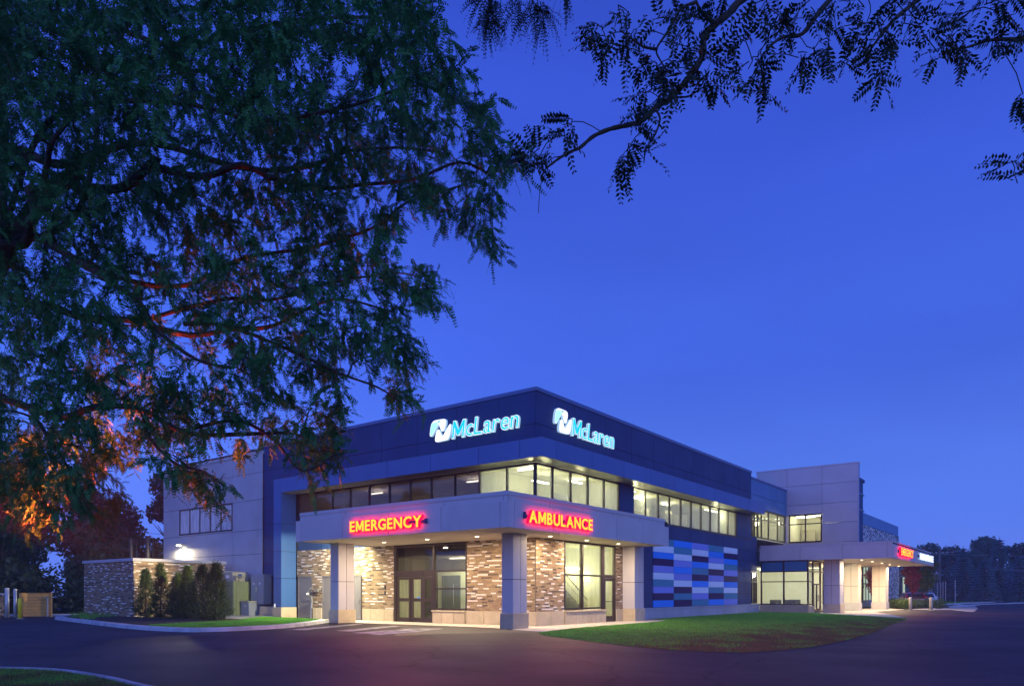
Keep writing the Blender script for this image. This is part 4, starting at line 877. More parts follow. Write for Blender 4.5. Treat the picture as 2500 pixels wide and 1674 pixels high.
# dark wall with the coloured panel mosaic
panels_Y('wall_panel', YR, .04, 13.98, 16.46, .66, 5.49, [], [1.45, 2.26, 3.05, 3.85, 4.66], M['navy'], B)
panels_Y('wall_panel', YR, .04, 16.46, 29.84, 4.665, 5.49, [19.15, 21.82, 24.49, 27.18], [], M['navy'], B)
panels_Y('wall_panel', YR, .04, 29.84, 32.81, .66, 5.49, [31.3], [1.45, 2.26, 3.05, 3.85, 4.66], M['navy'], B)
MX = [16.47, 19.15, 21.82, 24.49, 27.18, 29.82]
MZ = [4.655, 4.25, 3.85, 3.47, 3.07, 2.66, 2.26, 1.86, 1.47, 1.07, .665]
MG = ['TLBDPLTPDB', 'BTLPBPLDTD', 'PLDBTDBLPT', 'TBPLDPLTDB', 'LDBTPDBLTP']
for i, colr in enumerate(MG):
    for j, ch_ in enumerate(colr):
        MB().box(MX[i]+.006, YR-.045-.004*((i+j) % 3), MZ[j+1]+.005, MX[i+1]-.006, YR+.02, MZ[j]-.005, ch=.006).obj('mosaic_panel', M['mo_'+ch_], B)
stones_Y(YR-.06, 13.98, 34.5, .0, .56, [15.2+1.3*i for i in range(15)], m=M['greywall'])
box('base_cap', (13.98, YR-.10, .565), (34.5, YR+.03, .65), M['greywall'], B)
MB().box(12.6, YR-.03, 5.44, 32.8, YR+.02, 5.50).obj('window_sill', M['bronze'], B)

# ---- east part: lower parapet, recessed glazing, tower wall -------------
panels_Y('wall_panel', YR+.03, .04, 32.83, 41.66, 7.98, 10.05, [35.9, 38.9], [8.94], M['lightblue'], B)
box('coping', (32.86, YR-.02, 10.055), (41.66, YR+.4, 10.22), M['bluecop'], B, ch=.012)
for (za, zb, bar, ms, gm) in ((5.74, 7.97, 7.24, [32.9, 33.5, 34.0, 34.75, 35.65, 37.35, 39.7, 41.6], 'glass'), (.68, 3.10, 2.33, [32.9, 33.45, 34.0, 34.48], 'glass')):
    w = MB().box(ms[0], YR+.12, za, ms[-1], YR+.26, za+.07).box(ms[0], YR+.12, zb-.08, ms[-1], YR+.26, zb).box(ms[0], YR+.12, bar-.035, ms[-1], YR+.26, bar+.035)
    for x in ms: w.box(x-.035, YR+.12, za+.07, x+.035, YR+.26, zb-.08)
    w = w.obj('window', M['bronze'], B)
    for a, b in zip(ms[:-1], ms[1:]):
        box('pane', (a+.035, YR+.18, za+.07), (b-.035, YR+.19, bar-.035), M[gm], w)
        box('pane', (a+.035, YR+.18, bar+.035), (b-.035, YR+.19, zb-.08), M[gm], w)
panels_Y('spandrel_panel', YR+.14, .05, 32.83, 34.48, 3.12, 5.73, [33.45, 34.0], [3.9], M['navy'], B)
box('reveal', (32.75, YR+.03, .66), (32.80, YR+.6, 7.97), M['navy'], B)
room(32.9, 2.65, 5.68, 47.0, 8.0, 7.95, 'S', [(36,4.6,7.86,1.4,'x'),(39.6,4.6,7.86,1.4,'x'),(44,4.6,7.86,1.4,'x')], 230)
# tower wall (faces the camera side), two-pane-wide window
TX = 41.66
panels_X('tower_panel', TX, .05, -3.19, 4.88, 5.10, 11.90, [2.31, -.5], [5.65, 7.24, 8.84, 10.46], M['grey'], B,
         hide=lambda a, b, c, d: a > -.6 and b < 2.4 and c > 5.6 and d < 8.9)
box('tower_panel', (TX, -.488, 8.06), (TX+.05, 2.298, 8.828), M['grey'], B)
box('tower_panel', (TX, 2.2, 5.70), (TX+.05, 2.298, 8.06), M['grey'], B)
box('coping', (TX-.03, -3.27, 11.905), (TX+.62, 4.92, 12.0), M['grey'], B, ch=.01)
box('tower_edge', (TX-.01, -3.27, 5.1), (TX+.05, -3.20, 11.9), M['grey'], B)
box('wall', (TX+.05, -3.22, 5.1), (TX+.60, -3.18, 11.9), M['lightblue'], B)
tw = MB().box(TX-.02, -.48, 5.70, TX+.10, 2.18, 5.80).box(TX-.02, -.48, 7.94, TX+.10, 2.18, 8.05).box(TX-.02, -.48, 7.20, TX+.10, 2.18, 7.28)
for y in (-.44, .81, 2.12): tw.box(TX-.02, y-.05, 5.8, TX+.10, y+.05, 7.94)
tw = tw.obj('window', M['bronze'], B)
for a, b in ((-.39, .76), (.86, 2.07)):
    for c, d in ((5.8, 7.20), (7.28, 7.94)):
        box('pane', (TX+.03, a, c), (TX+.04, b, d), M['glass_clear'], tw)
room(TX+.12, -1.7, 5.70, 47.0, 2.58, 8.15, 'W', [(43.5,-.2,8.10,1.6,'y'),(44.5,1.6,8.10,1.6,'y')], 170, col=(1,.86,.58))
MB().box(46.0,-.2,5.7,46.1,.7,7.4).box(46.2,1.2,5.7,46.3,2.4,7.1).obj('partition', M['beige_cab'], B)
# dark louvred plant screen behind the tower
pl = MB().box(42.5, -3.1, 5.2, 44.1, -1.85, 10.6).box(42.4, -3.18, 10.6, 44.4, -1.85, 10.85).obj('plant_screen', M['navy'], B)
for z in (8.2, 9.5): box('rail', (42.5, -3.18, z), (44.25, -3.105, z+.12), M['bluecop'], pl)

# vestibule of the main entrance
vb = MB().box(34.5, -1.31, .58, 34.64, 2.2, .68).box(34.5, -1.31, 3.06, 34.64, 2.2, 3.14).box(34.5, -1.31, 3.84, 34.64, 2.2, 3.93).box(34.5, -1.31, 2.30, 34.64, 2.2, 2.37)
for y in (-1.29, .45, 2.13): vb.box(34.5, y-.05, .68, 34.64, y+.05, 3.84)
vb.box(34.64, -1.31, 3.06, 41.6, -1.19, 3.14).box(34.64, -1.31, 3.84, 41.6, -1.19, 3.93).box(34.64, -1.31, 2.30, 36.0, -1.19, 2.37).box(34.64, -1.31, .58, 36.0, -1.19, .68)
for x in (35.98, 38.05, 39.0, 40.3): vb.box(x, -1.31, 0 if x < 39 else .58, x+.1, -1.19, 3.84)
vb = vb.obj('vestibule_frame', M['bronze'], B)
for a, b in ((-1.24, .40), (.50, 2.08)):
    box('pane', (34.56, a, .68), (34.57, b, 2.30), M['glass_clear'], vb)
    box('pane', (34.56, a, 2.37), (34.57, b, 3.06), M['glass_clear'], vb)
    box('pane', (34.56, a, 3.14), (34.57, b, 3.84), M['spandrel'], vb, label='blue opaque upper pane')
for a, b in ((34.64, 35.98), (38.15, 39.0), (39.1, 40.3), (40.4, 41.6)):
    box('pane', (a, -1.25, .68), (b, -1.24, 3.06), M['glass_clear'], vb)
    box('pane', (a, -1.25, 3.14), (b, -1.24, 3.84), M['glass'], vb)
vd = MB().box(36.08, -1.30, 0.02, 36.20, -1.22, 2.2).box(36.98, -1.30, .02, 37.10, -1.22, 2.2).box(37.95, -1.30, .02, 38.05, -1.22, 2.2).box(36.2, -1.30, 2.1, 37.95, -1.22, 2.2).box(36.2, -1.30, .02, 37.95, -1.22, .28).obj('door', M['bronze'], B)
box('pane', (36.2, -1.27, .28), (36.98, -1.26, 2.1), M['glass_clear'], vd)
box('pane', (37.1, -1.27, .28), (37.95, -1.26, 2.1), M['glass_clear'], vd)
MB().tube([(37.25, -1.36, .85), (37.25, -1.36, 1.35)], .025, 6).tube([(36.85, -1.36, .85), (36.85, -1.36, 1.35)], .025, 6).obj('handle', M['black'], vd)
stones_X(34.42, -1.36, 2.2, 0, .52, [-.45, .45, 1.3])
box('base_cap', (34.38, -1.40, .525), (34.56, 2.22, .60), M['tan'], B)
stones_Y(-1.38, 34.56, 36.0, 0, .52, [35.2]); 
room(34.70, -1.15, .0, 44.0, 6.0, 3.5, 'SW', [(38.5,2.2,3.44,1.2,'x'),(40.5,.6,3.44,1.2,'x'),(40,3.8,3.44,1.2,'x')], 560, col=(1,.96,.74))
fu = MB()
for x, y in ((36.2,.2),(36.2,1.3),(38.5,.5)):
    fu.box(x, y, .40, x+.6, y+.9, .48).box(x+.55, y, .48, x+.62, y+.9, .95)
    for dx in (.05,.5):
        for dy in (.05,.8): fu.box(x+dx, y+dy, 0, x+dx+.05, y+dy+.05, .40)
fu.obj('waiting_bench', M['door_in'], B)

# ---- canopies ----------------------------------------------------------
def canopy(x0, y0, x1, y1, cut, jl, ju, jl2, ju2, zb=3.92, zs=4.89, zt=5.26, parent=B):
    """L-shaped canopy wrapping the corner; x0,y0 is the outer corner, cut = building corner"""
    cx, cy = cut
    c = MB().box(x0+.05, y0+.05, zb+.06, cx-.005, y1-.05, zt-.10).box(cx, y0+.05, zb+.06, x1-.05, cy-.005, zt-.10).obj('canopy', M['navy_seam'], parent)
    for a, b in cols(y0, y1, jl): box('fascia_panel', (x0, a, zb), (x0+.045, b, zs), M['grey'], c)
    for a, b in cols(x0+.047, x1, jl2): box('fascia_panel', (a, y0, zb), (b, y0+.045, zs), M['grey'], c)
    for a, b in cols(y0+.05, y1-.3, ju): box('fascia_panel', (x0+.02, a, zs+.004), (x0+.06, b, zt-.15), M['grey'], c)
    for a, b in cols(x0+.06, x1-.45, ju2): box('fascia_panel', (a, y0+.02, zs+.004), (b, y0+.06, zt-.15), M['grey'], c)
    MB().box(x0-.01, y0-.01, zt-.15, x0+.35, y1-.3, zt).box(x0+.35, y0-.01, zt-.15, x1-.45, y0+.35, zt).obj('coping', M['grey'], c)
    box('fascia_panel', (x0+.047, y1-.045, zb), (cx-.01, y1, zs), M['grey'], c)
    box('fascia_panel', (x1-.045, y0+.047, zb), (x1, cy-.01, zs), M['grey'], c)
    for a, b in cols(y0+.35, y1-.05, [y0+3.4, y0+6.4, y0+9.4]): box('soffit_panel', (x0+.35, a, zb+.03), (cx-.006, b, zb+.05), M['soffit'], c)
    for a, b in cols(cx, x1-.05, [cx+3, cx+6]): box('soffit_panel', (a, y0+.35, zb+.03), (b, cy-.006, zb+.05), M['soffit'], c)
    MB().box(x0+.05, y0+.05, zb+.012, x0+.34, y1-.05, zb+.03).box(x0+.34, y0+.05, zb+.012, x1-.05, y0+.34, zb+.03).obj('drip_edge', M['grey'], c)
    return c
canopy(0, 0, 13.59, 12.77, (XL, YR), [.39, 3.37, 6.38, 9.37, 12.40], [.26, 3.22, 6.2, 9.18, 12.19], [.37, 2.94, 5.50, 8.09, 10.63], [.16, 2.70, 5.23, 7.81, 10.35])
# east canopy: one big rectangle
c2 = MB().box(34.65, -6.85, 3.98, 54.7, 2.28, 5.05).obj('canopy', M['navy_seam'], B)
for a, b in cols(-6.9, 2.28, [-6.53, -3.64, -.72]): box('fascia_panel', (34.6, a, 3.92), (34.645, b, 4.89), M['grey'], c2)
for a, b in cols(34.65, 54.8, [35.0, 38.5, 42, 45.6, 49.2, 52.6]): box('fascia_panel', (a, -6.9, 3.92), (b, -6.855, 4.89), M['grey'], c2)
for a, b in cols(-6.88, 2.2, [-6.57, -3.69, -.79]): box('fascia_panel', (34.62, a, 4.894), (34.66, b, 5.0), M['grey'], c2)
MB().box(34.6, -6.9, 5.0, 34.95, 2.28, 5.10).box(34.95, -6.9, 5.0, 53.2, -6.5, 5.10).obj('coping', M['grey'], c2)
for a, b in cols(-6.6, 2.2, [-4.4, -2.2, 0]):
    box('soffit_panel', (34.9, a, 3.95), (54.7, b, 3.975), M['soffit'], c2)
MB().box(34.65, -6.85, 3.93, 34.9, 2.2, 3.95).box(34.9, -6.85, 3.93, 54.75, -6.6, 3.95).obj('drip_edge', M['grey'], c2)
M['tan2'] = mat('white_stone_plinth', (.60,.56,.50), .75, var=.06, scale=3, dirt=.1)
column(36.1, -3.13, 37.3, -2.01, 3.95, jy=[-2.55], zj=2.05)
column(43.5, -2.85, 44.65, -1.78, 3.95, jy=[-2.3], zj=2.05, mp=M['tan2'], ms=M['soffit'])
column(50.7, -3.63, 52.06, -2.53, 3.95, jy=[-3.1], zj=2.05, mp=M['tan2'], ms=M['soffit'])

# ---- patterned block farther east
BG = thing('patterned_building', (57.65, -.35, 0), 'far block clad in black and white speckled panels behind the east canopy', 'building')
M['speck'] = bpy.data.materials.new('speckled_cladding'); M['speck'].use_nodes = True
t = M['speck'].node_tree; b_ = t.nodes['Principled BSDF']; g_ = t.nodes.new('ShaderNodeNewGeometry')
v_ = t.nodes.new('ShaderNodeTexVoronoi'); v_.inputs['Scale'].default_value = 8.0; v_.inputs['Randomness'].default_value = 1
mp_ = t.nodes.new('ShaderNodeMapping'); mp_.inputs['Scale'].default_value = (.55, 1, 1); mp_.inputs['Rotation'].default_value = (0, .5, 0)
t.links.new(g_.outputs['Position'], mp_.inputs['Vector']); t.links.new(mp_.outputs[0], v_.inputs['Vector'])
r_ = t.nodes.new('ShaderNodeValToRGB'); r_.color_ramp.interpolation = 'CONSTANT'
r_.color_ramp.elements[0].color = (.045,.05,.08,1); r_.color_ramp.elements[1].position = .52; r_.color_ramp.elements[1].color = (.62,.62,.66,1)
s_ = t.nodes.new('ShaderNodeSeparateColor'); t.links.new(v_.outputs['Color'], s_.inputs[0]); t.links.new(s_.outputs[0], r_.inputs[0]); t.links.new(r_.outputs[0], b_.inputs['Base Color'])
box('wall', (57.65, -.35, 4.2), (78.0, 6, 8.35), M['speck'], BG)
box('roof', (57.6, -.40, 8.35), (77.2, 6, 9.52), M['lightblue'], BG)
box('wall', (61.2, -.30, 0), (78.0, 6, .75), M['greywall'], BG)
box('wall', (70, -.35, .75), (78, 6, 4.2), M['speck'], BG)
bw = MB()
for x in (57.9, 59.2, 60.5, 61.8, 63.4, 65, 67, 69.9): bw.box(x, -.36, .75, x+.12, -.26, 4.2)
bw.box(57.9, -.36, 2.35, 70, -.26, 2.47)
bw = bw.obj('window', M['bronze'], BG)
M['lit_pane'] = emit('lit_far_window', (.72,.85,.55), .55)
for a, b in ((58.02,59.2),(59.32,60.5),(60.62,61.8),(61.92,63.4),(63.52,65),(65.12,67),(67.12,69.9)):
    box('pane', (a, -.30, .75), (b, -.29, 2.35), M['lit_pane'], bw)
    box('pane', (a, -.30, 2.47), (b, -.29, 4.2), M['lit_pane'], bw)
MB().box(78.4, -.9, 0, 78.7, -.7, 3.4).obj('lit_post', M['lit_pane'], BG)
# ================================================================== signs
def glyph(ch, bold, ex):
    c = bpy.data.curves.new('glyph', 'FONT'); c.body = ch; c.size = 1.0; c.offset = bold; c.extrude = ex; c.resolution_u = 3
    o = bpy.data.objects.new('glyph', c); COL.objects.link(o)
    dg = bpy.context.evaluated_depsgraph_get()
    me = bpy.data.meshes.new_from_object(o.evaluated_get(dg))
    bpy.data.objects.remove(o); bpy.data.curves.remove(c)
    return me
_gc = {}
def em_glyph(bold):
    # capital M drawn as one outline: the font's own M folds over itself when emboldened
    s = .100 + 2*bold; w = .66 + 2*bold; h = .682 + 2*bold; y0 = -bold; k = s*1.22
    P = [(0,y0),(s,y0),(s,y0+h*.66),(w/2-k*.42,y0+h*.14),(w/2+k*.42,y0+h*.14),(w-s,y0+h*.66),(w-s,y0),(w,y0),(w,y0+h),(w-s*1.12,y0+h),(w/2,y0+h*.42),(s*1.12,y0+h),(0,y0+h)]
    P = [(x-bold, y) for x, y in P]; n = len(P); V = np.array([(x, y, -.5) for x, y in P]+[(x, y, .5) for x, y in P])
    F = [tuple(range(n, 2*n)), tuple(reversed(range(n)))]+[(i, (i+1) % n, n+(i+1) % n, n+i) for i in range(n)]
    return V, F, [1.0, -1.0]+[0.0]*n
def glyph_v(ch, bold, ex):
    k = (ch, bold, ex)
    if k not in _gc and ch == 'M': _gc[k] = em_glyph(bold)
    if k not in _gc:
        me = glyph(ch, bold, ex)
        V = np.zeros(len(me.vertices)*3); me.vertices.foreach_get('co', V); V = V.reshape(-1, 3)
        _gc[k] = (V, [tuple(p.vertices) for p in me.polygons], [p.normal.z for p in me.polygons]); bpy.data.meshes.remove(me)
    return _gc[k]
def sign(name, text, origin, axis, width, height, depth, face, edge, label, bold=.022, gap=.10, shear=0.0, cat='sign', face2=None, base_z=0, rim=None, space=.45, raceway=True):
    """individual channel letters; axis 'X' = on a wall facing -X (text runs towards -Y), 'Y' = facing -Y (text runs towards +X).
    origin = left end of the baseline as read"""
    root = thing(name, origin, label, cat)
    caph = glyph_v('E', bold, .5)[0]; ch0 = caph[:,1].max()-caph[:,1].min(); yb = caph[:,1].min()
    x = 0; lay = []
    for ch in text:
        if ch == ' ': x += space; continue
        V = glyph_v(ch, 0.0, .5)[0]; w = V[:,0].max()-V[:,0].min(); x -= .075 if (ch == 'G' and lay and lay[-1][0] == 'R') else 0; lay.append((ch, x-V[:,0].min(), w)); x += w+gap+2*bold
    total = x-gap-bold; sx = width/total; sz = height/ch0
    def place(V, off, dz0, dz1):
        u = (V[:,0]+off)*sx; v = (V[:,1]-yb)*sz; u = u+shear*v; d = np.where(V[:,2] > 0, dz1, dz0)
        if axis == 'X': return np.stack([-d, -u, v], 1)
        return np.stack([u, -d, v], 1)
    for ch, off, w in lay:
        V, F, N = glyph_v(ch, bold, .5)
        P = place(V, off, .03, .03+depth)
        mats = [edge, face]; mi = [1 if n > .5 else 0 for n in N]
        me = mesh('letter', [tuple(p) for p in P], F, mats, mi)
        add('letter', me, root, local=True)
        if rim is not None:      # coloured face proud of a wider lit body
            V2, F2, N2 = glyph_v(ch, rim, .5)
            P2 = place(V2, off, .03+depth, .04+depth)
            add('letter_face', mesh('letter_face', [tuple(p) for p in P2], F2, [face2]), root, local=True)
    if face2 is M['e_yellow']:      # added red lamp, boosts the letters' glow to redden the drive
        sg = bpy.data.lights.new('added_sign_glow', 'AREA'); sg.shape = 'RECTANGLE'; sg.size = height if axis == 'X' else width; sg.size_y = width if axis == 'X' else height; sg.energy = 170; sg.color = (1.0,.03,.10)
        so = bpy.data.objects.new('added_sign_glow', sg); COL.objects.link(so); so.parent = root
        if axis == 'X': so.location = (-.22, -width/2, height/2); so.rotation_euler = (0, math.radians(90), 0)
        else: so.location = (width/2, -.26, height/2); so.rotation_euler = (math.radians(-90), 0, 0)
    if raceway:
        w = width
        b = MB()
        if axis == 'X': b.box(-.028, .04, height*.35, -.004, -w-.05, height*.62)
        else: b.box(-.12, -.028, height*.35, w+.04, -.004, height*.62)
        b.obj('raceway', M['navy'], root, local=True)
        l = MB()
        if axis == 'X': l.box(-.09, -w-.10, height*.3, -.004, -w-.2, height*.7)
        else: l.box(-.22, -.09, height*.3, -.13, -.004, height*.8)
        l.obj('junction_box', M['navy'], root, local=True)
    return root
sign('emergency_sign', 'EMERGENCY', (-.01, 8.66, 4.14), 'X', 4.36, .50, .11, M['e_red'], M['e_red'], 'red-edged yellow EMERGENCY letters on the fascia of the ambulance canopy', bold=.050, gap=.06, face2=M['e_yellow'], rim=.022)
sign('ambulance_sign', 'AMBULANCE', (1.12, -.01, 4.15), 'Y', 4.62, .50, .11, M['e_red'], M['e_red'], 'red-edged yellow AMBULANCE letters facing the lawn', bold=.050, gap=.06, face2=M['e_yellow'], rim=.022)
sign('emergency_sign', 'EMERGENCY', (36.85, -6.91, 4.17), 'Y', 5.2, .58, .14, M['e_red'], M['e_red'], 'far red EMERGENCY letters on the main entrance canopy', bold=.045, gap=.085, face2=M['e_yellow'], rim=.012)
sign('main_entrance_sign', 'MAIN ENTRANCE', (45.7, -6.91, 4.20), 'Y', 7.3, .52, .14, M['e_cool'], M['e_halo'], 'white MAIN ENTRANCE letters on the far canopy', bold=.026, gap=.085)

def logo_sign(origin, axis, label, seed):
    root = sign('hospital_name_sign', 'McLaren', origin, axis, 4.0, .86, .12, M['e_white'], M['e_halo'], label, bold=.020, gap=.05, shear=.13, face2=M['e_cyan'], rim=-.004, raceway=False)
    def plate(name, poly, d0, d1, face, edge):
        # poly in icon units, scaled to a 1.45 x 1.1 m emblem left of the text
        P = [((u-1.03)*1.42, (w)*1.06+.0) for u, w in poly]; n = len(P)
        f = lambda u, w, d: (-d, -u, w) if axis == 'X' else (u, -d, w)
        v = [f(u, w, d0) for u, w in P]+[f(u, w, d1) for u, w in P]
        fc = [tuple(range(n, 2*n)), tuple(reversed(range(n)))]+[(i, (i+1) % n, n+(i+1) % n, n+i) for i in range(n)]
        me = mesh(name, v, fc, [edge, face], [1]+[0]*(n+1))
        add(name, me, root, local=True)
    def soft(poly, n=4):
        return [p for p in smooth_line(list(poly)+[poly[0]], n)][:-1]
    plate('emblem', soft(LOGO1), .03, .15, M['e_white'], M['e_halo'])
    plate('emblem', soft(LOGO2), .03, .15, M['e_white'], M['e_halo'])
    plate('emblem_facet', LOGO4, .151, .156, M['e_ltcyan'], M['e_ltcyan'])
    plate('emblem_facet', LOGO3, .157, .163, M['e_teal'], M['e_teal'])
    return root
logo_sign((XL-.01, 7.20, 8.90), 'X', 'lit cyan and white hospital name with emblem left of the roof corner', 1)
logo_sign((7.72, YR-.01, 8.90), 'Y', 'lit cyan and white hospital name with emblem right of the roof corner', 2)

# ================================================================== lamps
def downlight(x, y, z, label, power, size=.26, spread=None):
    t = thing('downlight', (x, y, z), label, 'ceiling light', 'recessed canopy downlights')
    MB().tube([(0,0,0),(0,0,-.02)], .12, 16).obj('trim', M['white'], t, local=True)
    MB().tube([(0,0,-.021),(0,0,-.024)], .09, 14).obj('lens', M['lamp_down'], t, local=True)
    l = bpy.data.lights.new('downlight_lamp', 'AREA'); l.shape = 'DISK'; l.size = size; l.energy = power; l.color = (1.0,.74,.46)
    o = bpy.data.objects.new('downlight_lamp', l); COL.objects.link(o); o.parent = t; o.location = (0,0,-.05)
    return t
for i, (x, y, lab) in enumerate(((2.9, 9.82, 'downlight in the canopy soffit left of the sliding doors'), (2.8, 6.85, 'downlight in the canopy soffit before the sidelight window'), (2.9, 3.95, 'downlight in the canopy soffit nearest the corner pier'),
                  (4.7, 1.35, 'downlight in the canopy soffit beyond the corner pier, before the brick corner'), (7.7, 1.35, 'downlight above the stair window'), (10.7, 1.35, 'downlight above the glazed side door'))):
    downlight(x, y, 3.948, lab, 235 if i < 3 else 190)
for i, (x, y, lab) in enumerate(((37.2, -4.4, 'downlight in the far canopy nearest its front pier'), (41.0, -4.4, 'downlight in the far canopy between first and second pier'), (44.8, -4.4, 'downlight in the far canopy beside the second pier'), (48.2, -4.4, 'downlight in the far canopy beside the third pier'), (52.6, -4.4, 'downlight at the far end of the far canopy'), (38.8, -.4, 'downlight before the vestibule doors'), (47.5, -.4, 'downlight deep under the far canopy'))):
    downlight(x, y, 3.948, lab, 260)
# wall packs
def wall_pack(loc, label, power, col, tilt=0.0, size=.35, axis='X'):
    t = thing('wall_light', loc, label, 'wall light')
    MB().box(-.50, -.18, 0, 0, .18, .14, ch=.02).obj('housing', M['cab'], t, local=True)
    MB().box(-.46, -.13, -.012, -.26, .13, -.002).obj('lens', M['lamp_wall'], t, local=True)
    l = bpy.data.lights.new('wall_lamp', 'AREA'); l.shape = 'RECTANGLE'; l.size = .2; l.size_y = .3; l.energy = power; l.color = col
    o = bpy.data.objects.new('wall_lamp', l); COL.objects.link(o); o.parent = t; o.location = (-.36, 0, -.03); o.rotation_euler = (0, tilt, 0)
    return t
wall_pack((4.91, 32.3, 4.78), 'bright wall light on the grey wall above the brick enclosure', 900, (1.0,.84,.48), tilt=math.radians(28))
wp = wall_pack((5.0, 15.6, 4.30), 'wall light over the service doors between canopy and pier', 130, (1.0,.90,.62))
# the same kind of fitting on the end of the canopy, turned to the service yard
t = thing('wall_light', (3.1, 12.80, 4.55), 'floodlight on the end of the canopy facing the service yard', 'wall light')
MB().box(-.03, 0, .02, .03, .7, .08).obj('bracket', M['cab'], t, local=True)
MB().box(-.2, .6, .012, .2, .95, .15, ch=.02).obj('housing', M['cab'], t, local=True)
MB().box(-.17, .64, -.012, .17, .92, -.002).obj('lens', M['lamp_wall'], t, local=True)
MB().box(-.5, .3, .0, .5, 1.7, .012).obj('visor', M['cab'], t, local=True)
l = bpy.data.lights.new('flood_lamp', 'AREA'); l.shape = 'RECTANGLE'; l.size = .3; l.size_y = .25; l.energy = 3600; l.color = (1.0,.93,.58)
o = bpy.data.objects.new('flood_lamp', l); COL.objects.link(o); o.parent = t; o.location = (0, .78, -.03); o.rotation_euler = (math.radians(40), 0, 0)

# its second lamp head is aimed across the service yard at the gate
MB().tube([(0,.55,.0),(-.05,.85,-.10)], [.06,.10], 10).obj('spot_head', M['cab'], t, local=True)
sl_ = bpy.data.lights.new('yard_lamp', 'SPOT'); sl_.energy = 12000; sl_.color = (1.0,.80,.42); sl_.spot_size = math.radians(28); sl_.spot_blend = .7; sl_.shadow_soft_size = .12
so_ = bpy.data.objects.new('yard_lamp', sl_); COL.objects.link(so_); so_.parent = t; so_.location = (-.10, 1.0, -.20)
so_.rotation_euler = (Vector((-4.9, 33.7, .9))-Vector((3.0, 13.8, 4.35))).to_track_quat('-Z', 'Y').to_euler()

# ================================================================== brick enclosure, service yard
EB = thing('brick_enclosure', (-1.39, 26.03, 0), 'flat-topped long-brick enclosure behind the evergreen shrubs', 'enclosure')
MB().box(-1.30, 26.12, 0, -1.10, 32.5, 3.32).box(-1.30, 26.12, 0, 4.2, 26.30, 3.32).box(-1.3, 32.3, 0, 4.2, 32.5, 3.32).box(4.0, 26.3, 0, 4.2, 32.3, 3.32).obj('wall', M['mortar'], EB)
brick_field('X', -1.39, [(26.03+.07, 32.58)], .05, 3.30, EB, 290, 21, seen=26.0, pal=(.16,.30,.22,.17,.15))
brick_field('Y', 26.03, [(-1.39, 4.26)], .05, 3.30, EB, 0, 22, pal=(.20,.30,.18,.20,.12))
MB().box(-1.47, 25.95, 3.31, -1.0, 32.66, 3.49, ch=.012).obj('coping', M['greywall'], EB)
MB().box(-.995, 25.95, 3.31, 4.34, 26.5, 3.49, ch=.012).obj('coping', M['greywall'], EB)
for x, y, h, r, lab in ((3.38, 36.7, 5.33, .13, 'tall dark exhaust pipe behind the brick enclosure, left of the pair'), (4.2, 35.96, 5.5, .17, 'taller dark exhaust pipe behind the enclosure, nearer the grey wall')):
    t = thing('exhaust_pipe', (x, y, 0), lab, 'pipe', 'exhaust pipes behind the enclosure')
    MB().tube([(0,0,0),(0,0,h)], r, 12).obj('pipe', M['black'], t, local=True)
    MB().tube([(0,0,h),(0,0,h+.06)], r*1.25, 12).obj('cap', M['navy_seam'], t, local=True)
    MB().tube([(.32,-.1,0),(.32,-.1,h-.05)], .03, 6).obj('conduit', M['black'], t, local=True)

# olive green generator housing with its radiator box and lamps
G0 = thing('generator_cabinet', (3.0, 23.6, 0), 'olive green generator housing beside the rightmost shrub', 'cabinet')
MB().box(3.35, 23.55, .10, 5.0-.02, 25.4, 2.18, ch=.02).obj('body', M['green_metal'], G0)
for y in (23.6, 24.5):
    MB().box(3.325, y, .16, 3.345, y+.86, 2.12, ch=.006).obj('door', M['green_metal'], G0)
MB().box(3.5, 23.50, .16, 4.1, 23.545, 2.12, ch=.006).obj('door', M['green_metal'], G0)
MB().box(3.30, 23.95, 1.9, 3.322, 24.3, 1.96).obj('nameplate', M['black'], G0)
MB().box(3.30, 24.95, 1.95, 3.322, 25.15, 2.10).obj('warning_label', M['yellow'], G0)
MB().box(3.2, 23.45, 0, 5.0-.01, 25.5, .09).obj('base', M['concrete'], G0)
RB = thing('radiator_box', (3.5, 24.3, 2.18), 'beige box with a white sticker on top of the green generator housing', 'box')
MB().box(3.55, 24.0, 2.185, 4.6, 25.2, 2.78, ch=.02).obj('body', M['beige_cab'], RB)
MB().box(3.54, 24.35, 2.40, 3.548, 24.7, 2.58).obj('sticker', M['white'], RB)
MB().box(3.5, 25.25, 2.185, 4.3, 26.0, 2.85, ch=.01).obj('duct', M['cab'], RB)
FL = thing('floodlight', (3.7, 23.5, 2.18), 'pair of small bullet floodlights on a curved arm beside the beige box', 'light')
MB().tube([(3.75,23.65,2.2),(3.72,23.5,2.5),(3.65,23.3,2.62),(3.6,23.15,2.66)], .03, 6).obj('arm', M['brushed'], FL)
MB().tube([(3.6,23.15,2.60),(3.45,22.98,2.44)], [.06,.11], 10).tube([(3.75,23.6,2.60),(3.62,23.45,2.46)], [.05,.09], 10).obj('head', M['brushed'], FL)
GC = thing('utility_box', (4.0, 22.6, 0), 'low grey steel box with a pale lid between generator and grey door', 'utility box')
MB().box(3.75, 22.55, .04, 4.88, 23.40, .92, ch=.015).obj('body', M['cab'], GC)
MB().box(3.70, 22.50, .922, 4.9, 23.45, 1.0, ch=.01).obj('lid', M['beige_cab'], GC)
MB().box(3.71, 22.85, .68, 3.745, 23.0, .74).obj('handle', M['brushed'], GC)
GDr = thing('service_door', (4.9, 22.3, 0), 'grey-green service door in the grey wall behind the meter cabinet', 'door')
MB().box(4.86, 23.35, .0, 4.915, 24.25, 2.42).obj('frame', M['door'], GDr)
MB().box(4.84, 23.42, .02, 4.858, 24.18, 2.34).obj('leaf', M['green_metal'], GDr)
